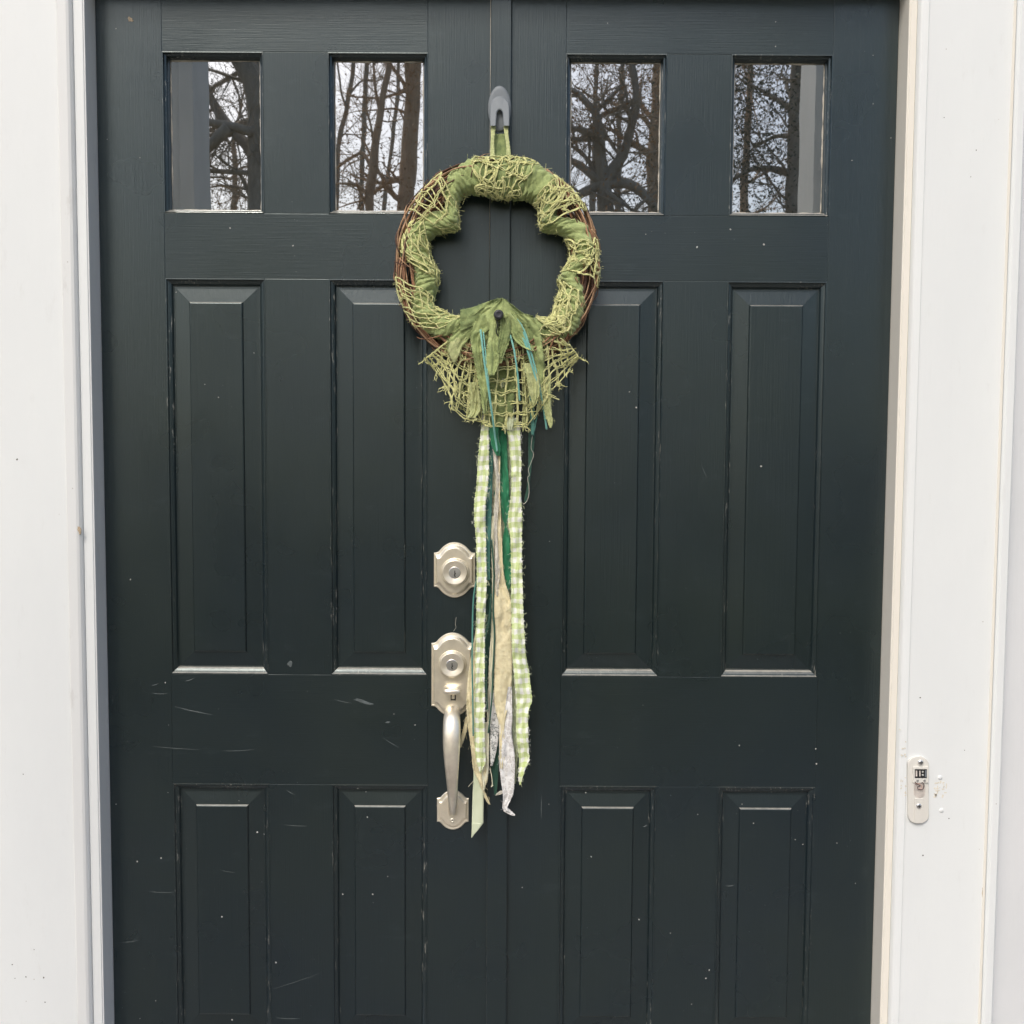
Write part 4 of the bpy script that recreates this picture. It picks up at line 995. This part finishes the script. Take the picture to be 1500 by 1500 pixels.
def tree(name, label, D, limbs, lev, seed, bk='bark_grey', leaf=None, cat='tree', twl=2.2, dens=1., base=None, up_=.08):
    """limbs: [(points as (px,py,dD), r0, r1)], the first is the trunk; drawn where the glass shows them, D m off"""
    rs = random.Random(seed); tr = MB(); tw = MB(); lv = [] if leaf else None
    first = None
    for li, (P, r0, r1) in enumerate(limbs):
        pts = [mirror_at(x, y, D+dd) for x, y, dd in P]
        if li == 0:
            b = pts[0].copy(); bx = base if base is not None else b.x; b = Vector((bx, b.y, GZ)); first = b
            pts = [b+Vector((0, 0, -.2)), b.lerp(pts[0], .5)+Vector((rs.gauss(0, .06), 0, 0))]+pts
        q = [Vector(t) for t in cr_([tuple(p) for p in pts], 6)]; m = len(q)
        rr = [(r0+(r1-r0)*i/(m-1))*(1+.12*nz(i*.5, seed+li)) for i in range(m)]
        if li == 0: rr[0] *= 1.6; rr[1] *= 1.35; rr[2] *= 1.15
        tr.tube(q, rr, 9)
        for i in range(4 if li else 10, m):
            if rs.random() < .62*dens:
                t = (q[i]-q[i-1]).normalized(); a = Vector((rs.gauss(0, 1), rs.gauss(0, .8), rs.gauss(.25, .8))).normalized()
                grow(tw, q[i], (t*.4+a).normalized(), rr[i]*rs.uniform(.18, .5), twl*rs.uniform(.6, 1.3), lev, rs, lv, up_)
        grow(tw, q[-1], (q[-1]-q[-2]).normalized(), rr[-1], twl*1.3, lev+1 if lev < 3 else lev, rs, lv, up_)
    e = empty(name, first); I = -first
    o = tr.build('trunk', bk, e, smooth=True); o.location = I
    o = tw.build('crown', bk, e, fix=False); o.location = I; o['kind'] = 'stuff'
    if leaf:
        o = leafmesh(lv, rs, leaf[1], leaf[2], leaf[3]).build('foliage', leaf[0], e, fix=False); o.location = I; o['kind'] = 'stuff'
    tag(e, label, cat, 'trees beyond the lawn'); return e
tree('oak_tree', 'gnarled oak with crossing limbs reflected in the leftmost pane', 13, [
    ([(384, 430, 0), (384, 300, 0), (381, 240, 0), (379, 180, 0), (374, 130, 0), (352, 85, 0), (325, 40, 0)], .24, .13),
    ([(380, 245, 0), (362, 215, .2), (338, 188, .4), (318, 160, .5), (300, 125, .6), (280, 90, .6)], .10, .05),
    ([(382, 195, 0), (360, 190, -.2), (335, 184, -.2), (300, 179, 0), (262, 178, .3)], .075, .045),
    ([(335, 188, -.2), (312, 210, -.2), (290, 236, 0), (262, 262, .2)], .09, .06),
    ([(382, 172, 0), (360, 178, .5), (335, 190, .8), (300, 200, 1.2)], .06, .03),
    ([(383, 258, 0), (350, 252, 0), (310, 250, .2), (270, 249, .4)], .045, .03)], 2, 21, twl=1.3, dens=.38)
tree('tall_tree', 'thick brown straight trunk reflected in the second pane beside the wreath', 19, [
    ([(594, 420, 0), (595, 300, 0), (598, 260, 0), (601, 200, 0), (604, 150, 0), (606, 90, 0), (608, 30, 0), (612, -60, 0)], .205, .15),
    ([(601, 150, 0), (588, 118, 0), (575, 98, 0), (560, 80, 0)], .05, .03), ([(600, 170, 0), (580, 158, 0), (555, 160, 0), (520, 163, .5)], .03, .012)], 2, 22, 'bark_brown', twl=1.3, dens=.35)
tree('slender_tree', 'slim leaning bare tree reflected at the left of the second pane', 22, [
    ([(492, 400, 0), (493, 300, 0), (496, 225, 0), (505, 170, 0), (516, 110, 0), (521, 60, 0)], .085, .045), ([(508, 160, 0), (498, 130, 0), (495, 90, 0)], .035, .02), ([(512, 138, 0), (530, 118, 0), (555, 118, 0), (575, 100, 0)], .03, .012)], 2, 23, 'bark_grey', twl=1.2, dens=.38)
tree('slender_tree', 'upright thin bare tree reflected just left of the middle of the second pane', 24, [
    ([(528, 400, 0), (529, 300, 0), (531, 224, 0), (534, 160, 0), (537, 95, 0), (540, 40, 0)], .09, .05)], 2, 24, 'bark_grey', twl=1.2, dens=.38)
tree('forked_tree', 'forked brown tree with clinging dead leaves reflected in the middle of the second pane', 17, [
    ([(540, 400, 0), (541, 300, 0), (546, 250, 0), (552, 200, 0), (560, 150, 0), (570, 95, 0), (578, 40, 0)], .11, .05), ([(546, 250, 0), (532, 225, .2), (512, 232, .4), (496, 245, .5)], .04, .02), ([(543, 285, 0), (520, 270, -.3), (500, 268, -.4)], .04, .02), ([(558, 170, 0), (550, 130, 0), (546, 90, 0)], .035, .02)], 1, 25, 'bark_brown', ('leaf_brown', 10, .030, .17), twl=1.2, dens=.6)
tree('slender_tree', 'thin crooked bare tree reflected next to the thick trunk in the second pane', 26, [
    ([(560, 400, 0), (563, 300, 0), (572, 225, 0), (580, 160, 0), (584, 100, 0), (590, 30, 0)], .075, .04)], 2, 26, 'bark_grey', twl=1.2, dens=.38)
tree('oak_tree', 'low spreading oak with looping limbs and brown leaves reflected in the third pane', 14, [
    ([(888, 420, 0), (888, 330, 0), (886, 290, 0), (884, 266, 0)], .15, .12),
    ([(884, 268, 0), (862, 278, 0), (845, 288, 0), (825, 305, .2)], .09, .06), ([(884, 270, 0), (915, 268, 0), (938, 280, 0), (955, 300, 0)], .09, .07),
    ([(884, 268, 0), (905, 240, 0), (918, 215, 0), (926, 180, 0), (932, 140, 0), (925, 90, 0)], .10, .05), ([(884, 268, 0), (866, 255, 0), (845, 240, .2), (826, 232, .3)], .06, .04),
    ([(928, 150, 0), (905, 158, .2), (880, 170, .3), (860, 195, .4), (840, 210, .5)], .055, .03)], 2, 27, 'bark_grey', ('leaf_brown', 2, .028, .15), twl=1.3, dens=.5)
tree('tall_tree', 'thick trunk reflected along the right edge of the third pane', 18, [
    ([(960, 420, 0), (960, 300, 0), (958, 240, 0), (962, 180, 0), (964, 110, 0), (968, 40, 0)], .19, .12), ([(958, 200, 0), (945, 175, 0), (930, 165, 0), (900, 150, .3)], .05, .03)], 1, 28, 'bark_brown', ('leaf_brown', 14, .032, .22), twl=1.5, dens=.6)
for px, D, sd_, lab in ((868, 27, 29, 'left one of two far slim trunks reflected low in the third pane'), (905, 29, 30, 'right one of two far slim trunks reflected low in the third pane')):
    tree('slender_tree', lab, D, [([(px, 420, 0), (px, 300, 0), (px+2, 230, 0), (px+3, 160, 0), (px+8, 80, 0)], .13, .06)], 2, sd_, 'bark_grey', twl=1.4, dens=.35)
tree('evergreen_tree', 'dense dark evergreen filling the rightmost pane', 15, [
    ([(1160, 420, 0), (1160, 310, 0), (1162, 240, 0), (1163, 170, 0), (1166, 100, 0), (1168, 20, 0)], .14, .07), ([(1162, 255, 0), (1130, 248, 0), (1100, 250, 0), (1075, 262, 0)], .06, .03), ([(1163, 200, 0), (1135, 200, .5), (1105, 215, .5)], .05, .02), ([(1163, 160, 0), (1130, 140, .4), (1095, 120, .4)], .05, .02)],
    2, 31, 'bark_grey', ('needle', 7, .030, .15), twl=1.3, dens=.75)
tree('cedar_tree', 'rust tinged tree reflected at the left of the rightmost pane', 18, [
    ([(1092, 420, 0), (1090, 300, 0), (1094, 220, 0), (1098, 140, 0), (1102, 60, 0)], .12, .05)], 2, 32, 'bark_brown', ('leaf_brown', 5, .030, .2), twl=1.4, dens=.6)
tree('pine_tree', 'olive green pine low in the leftmost pane behind the oak', 24, [
    ([(344, 420, 0), (344, 330, 0), (343, 280, 0), (342, 230, 0), (341, 215, 0)], .12, .05), ([(343, 280, 0), (325, 272, 0), (305, 275, 0)], .04, .02), ([(343, 250, 0), (360, 243, 0), (378, 248, 0)], .04, .02)], 1, 33, 'bark_brown', ('needle_olive', 26, .034, .28), twl=1.5, dens=1.)
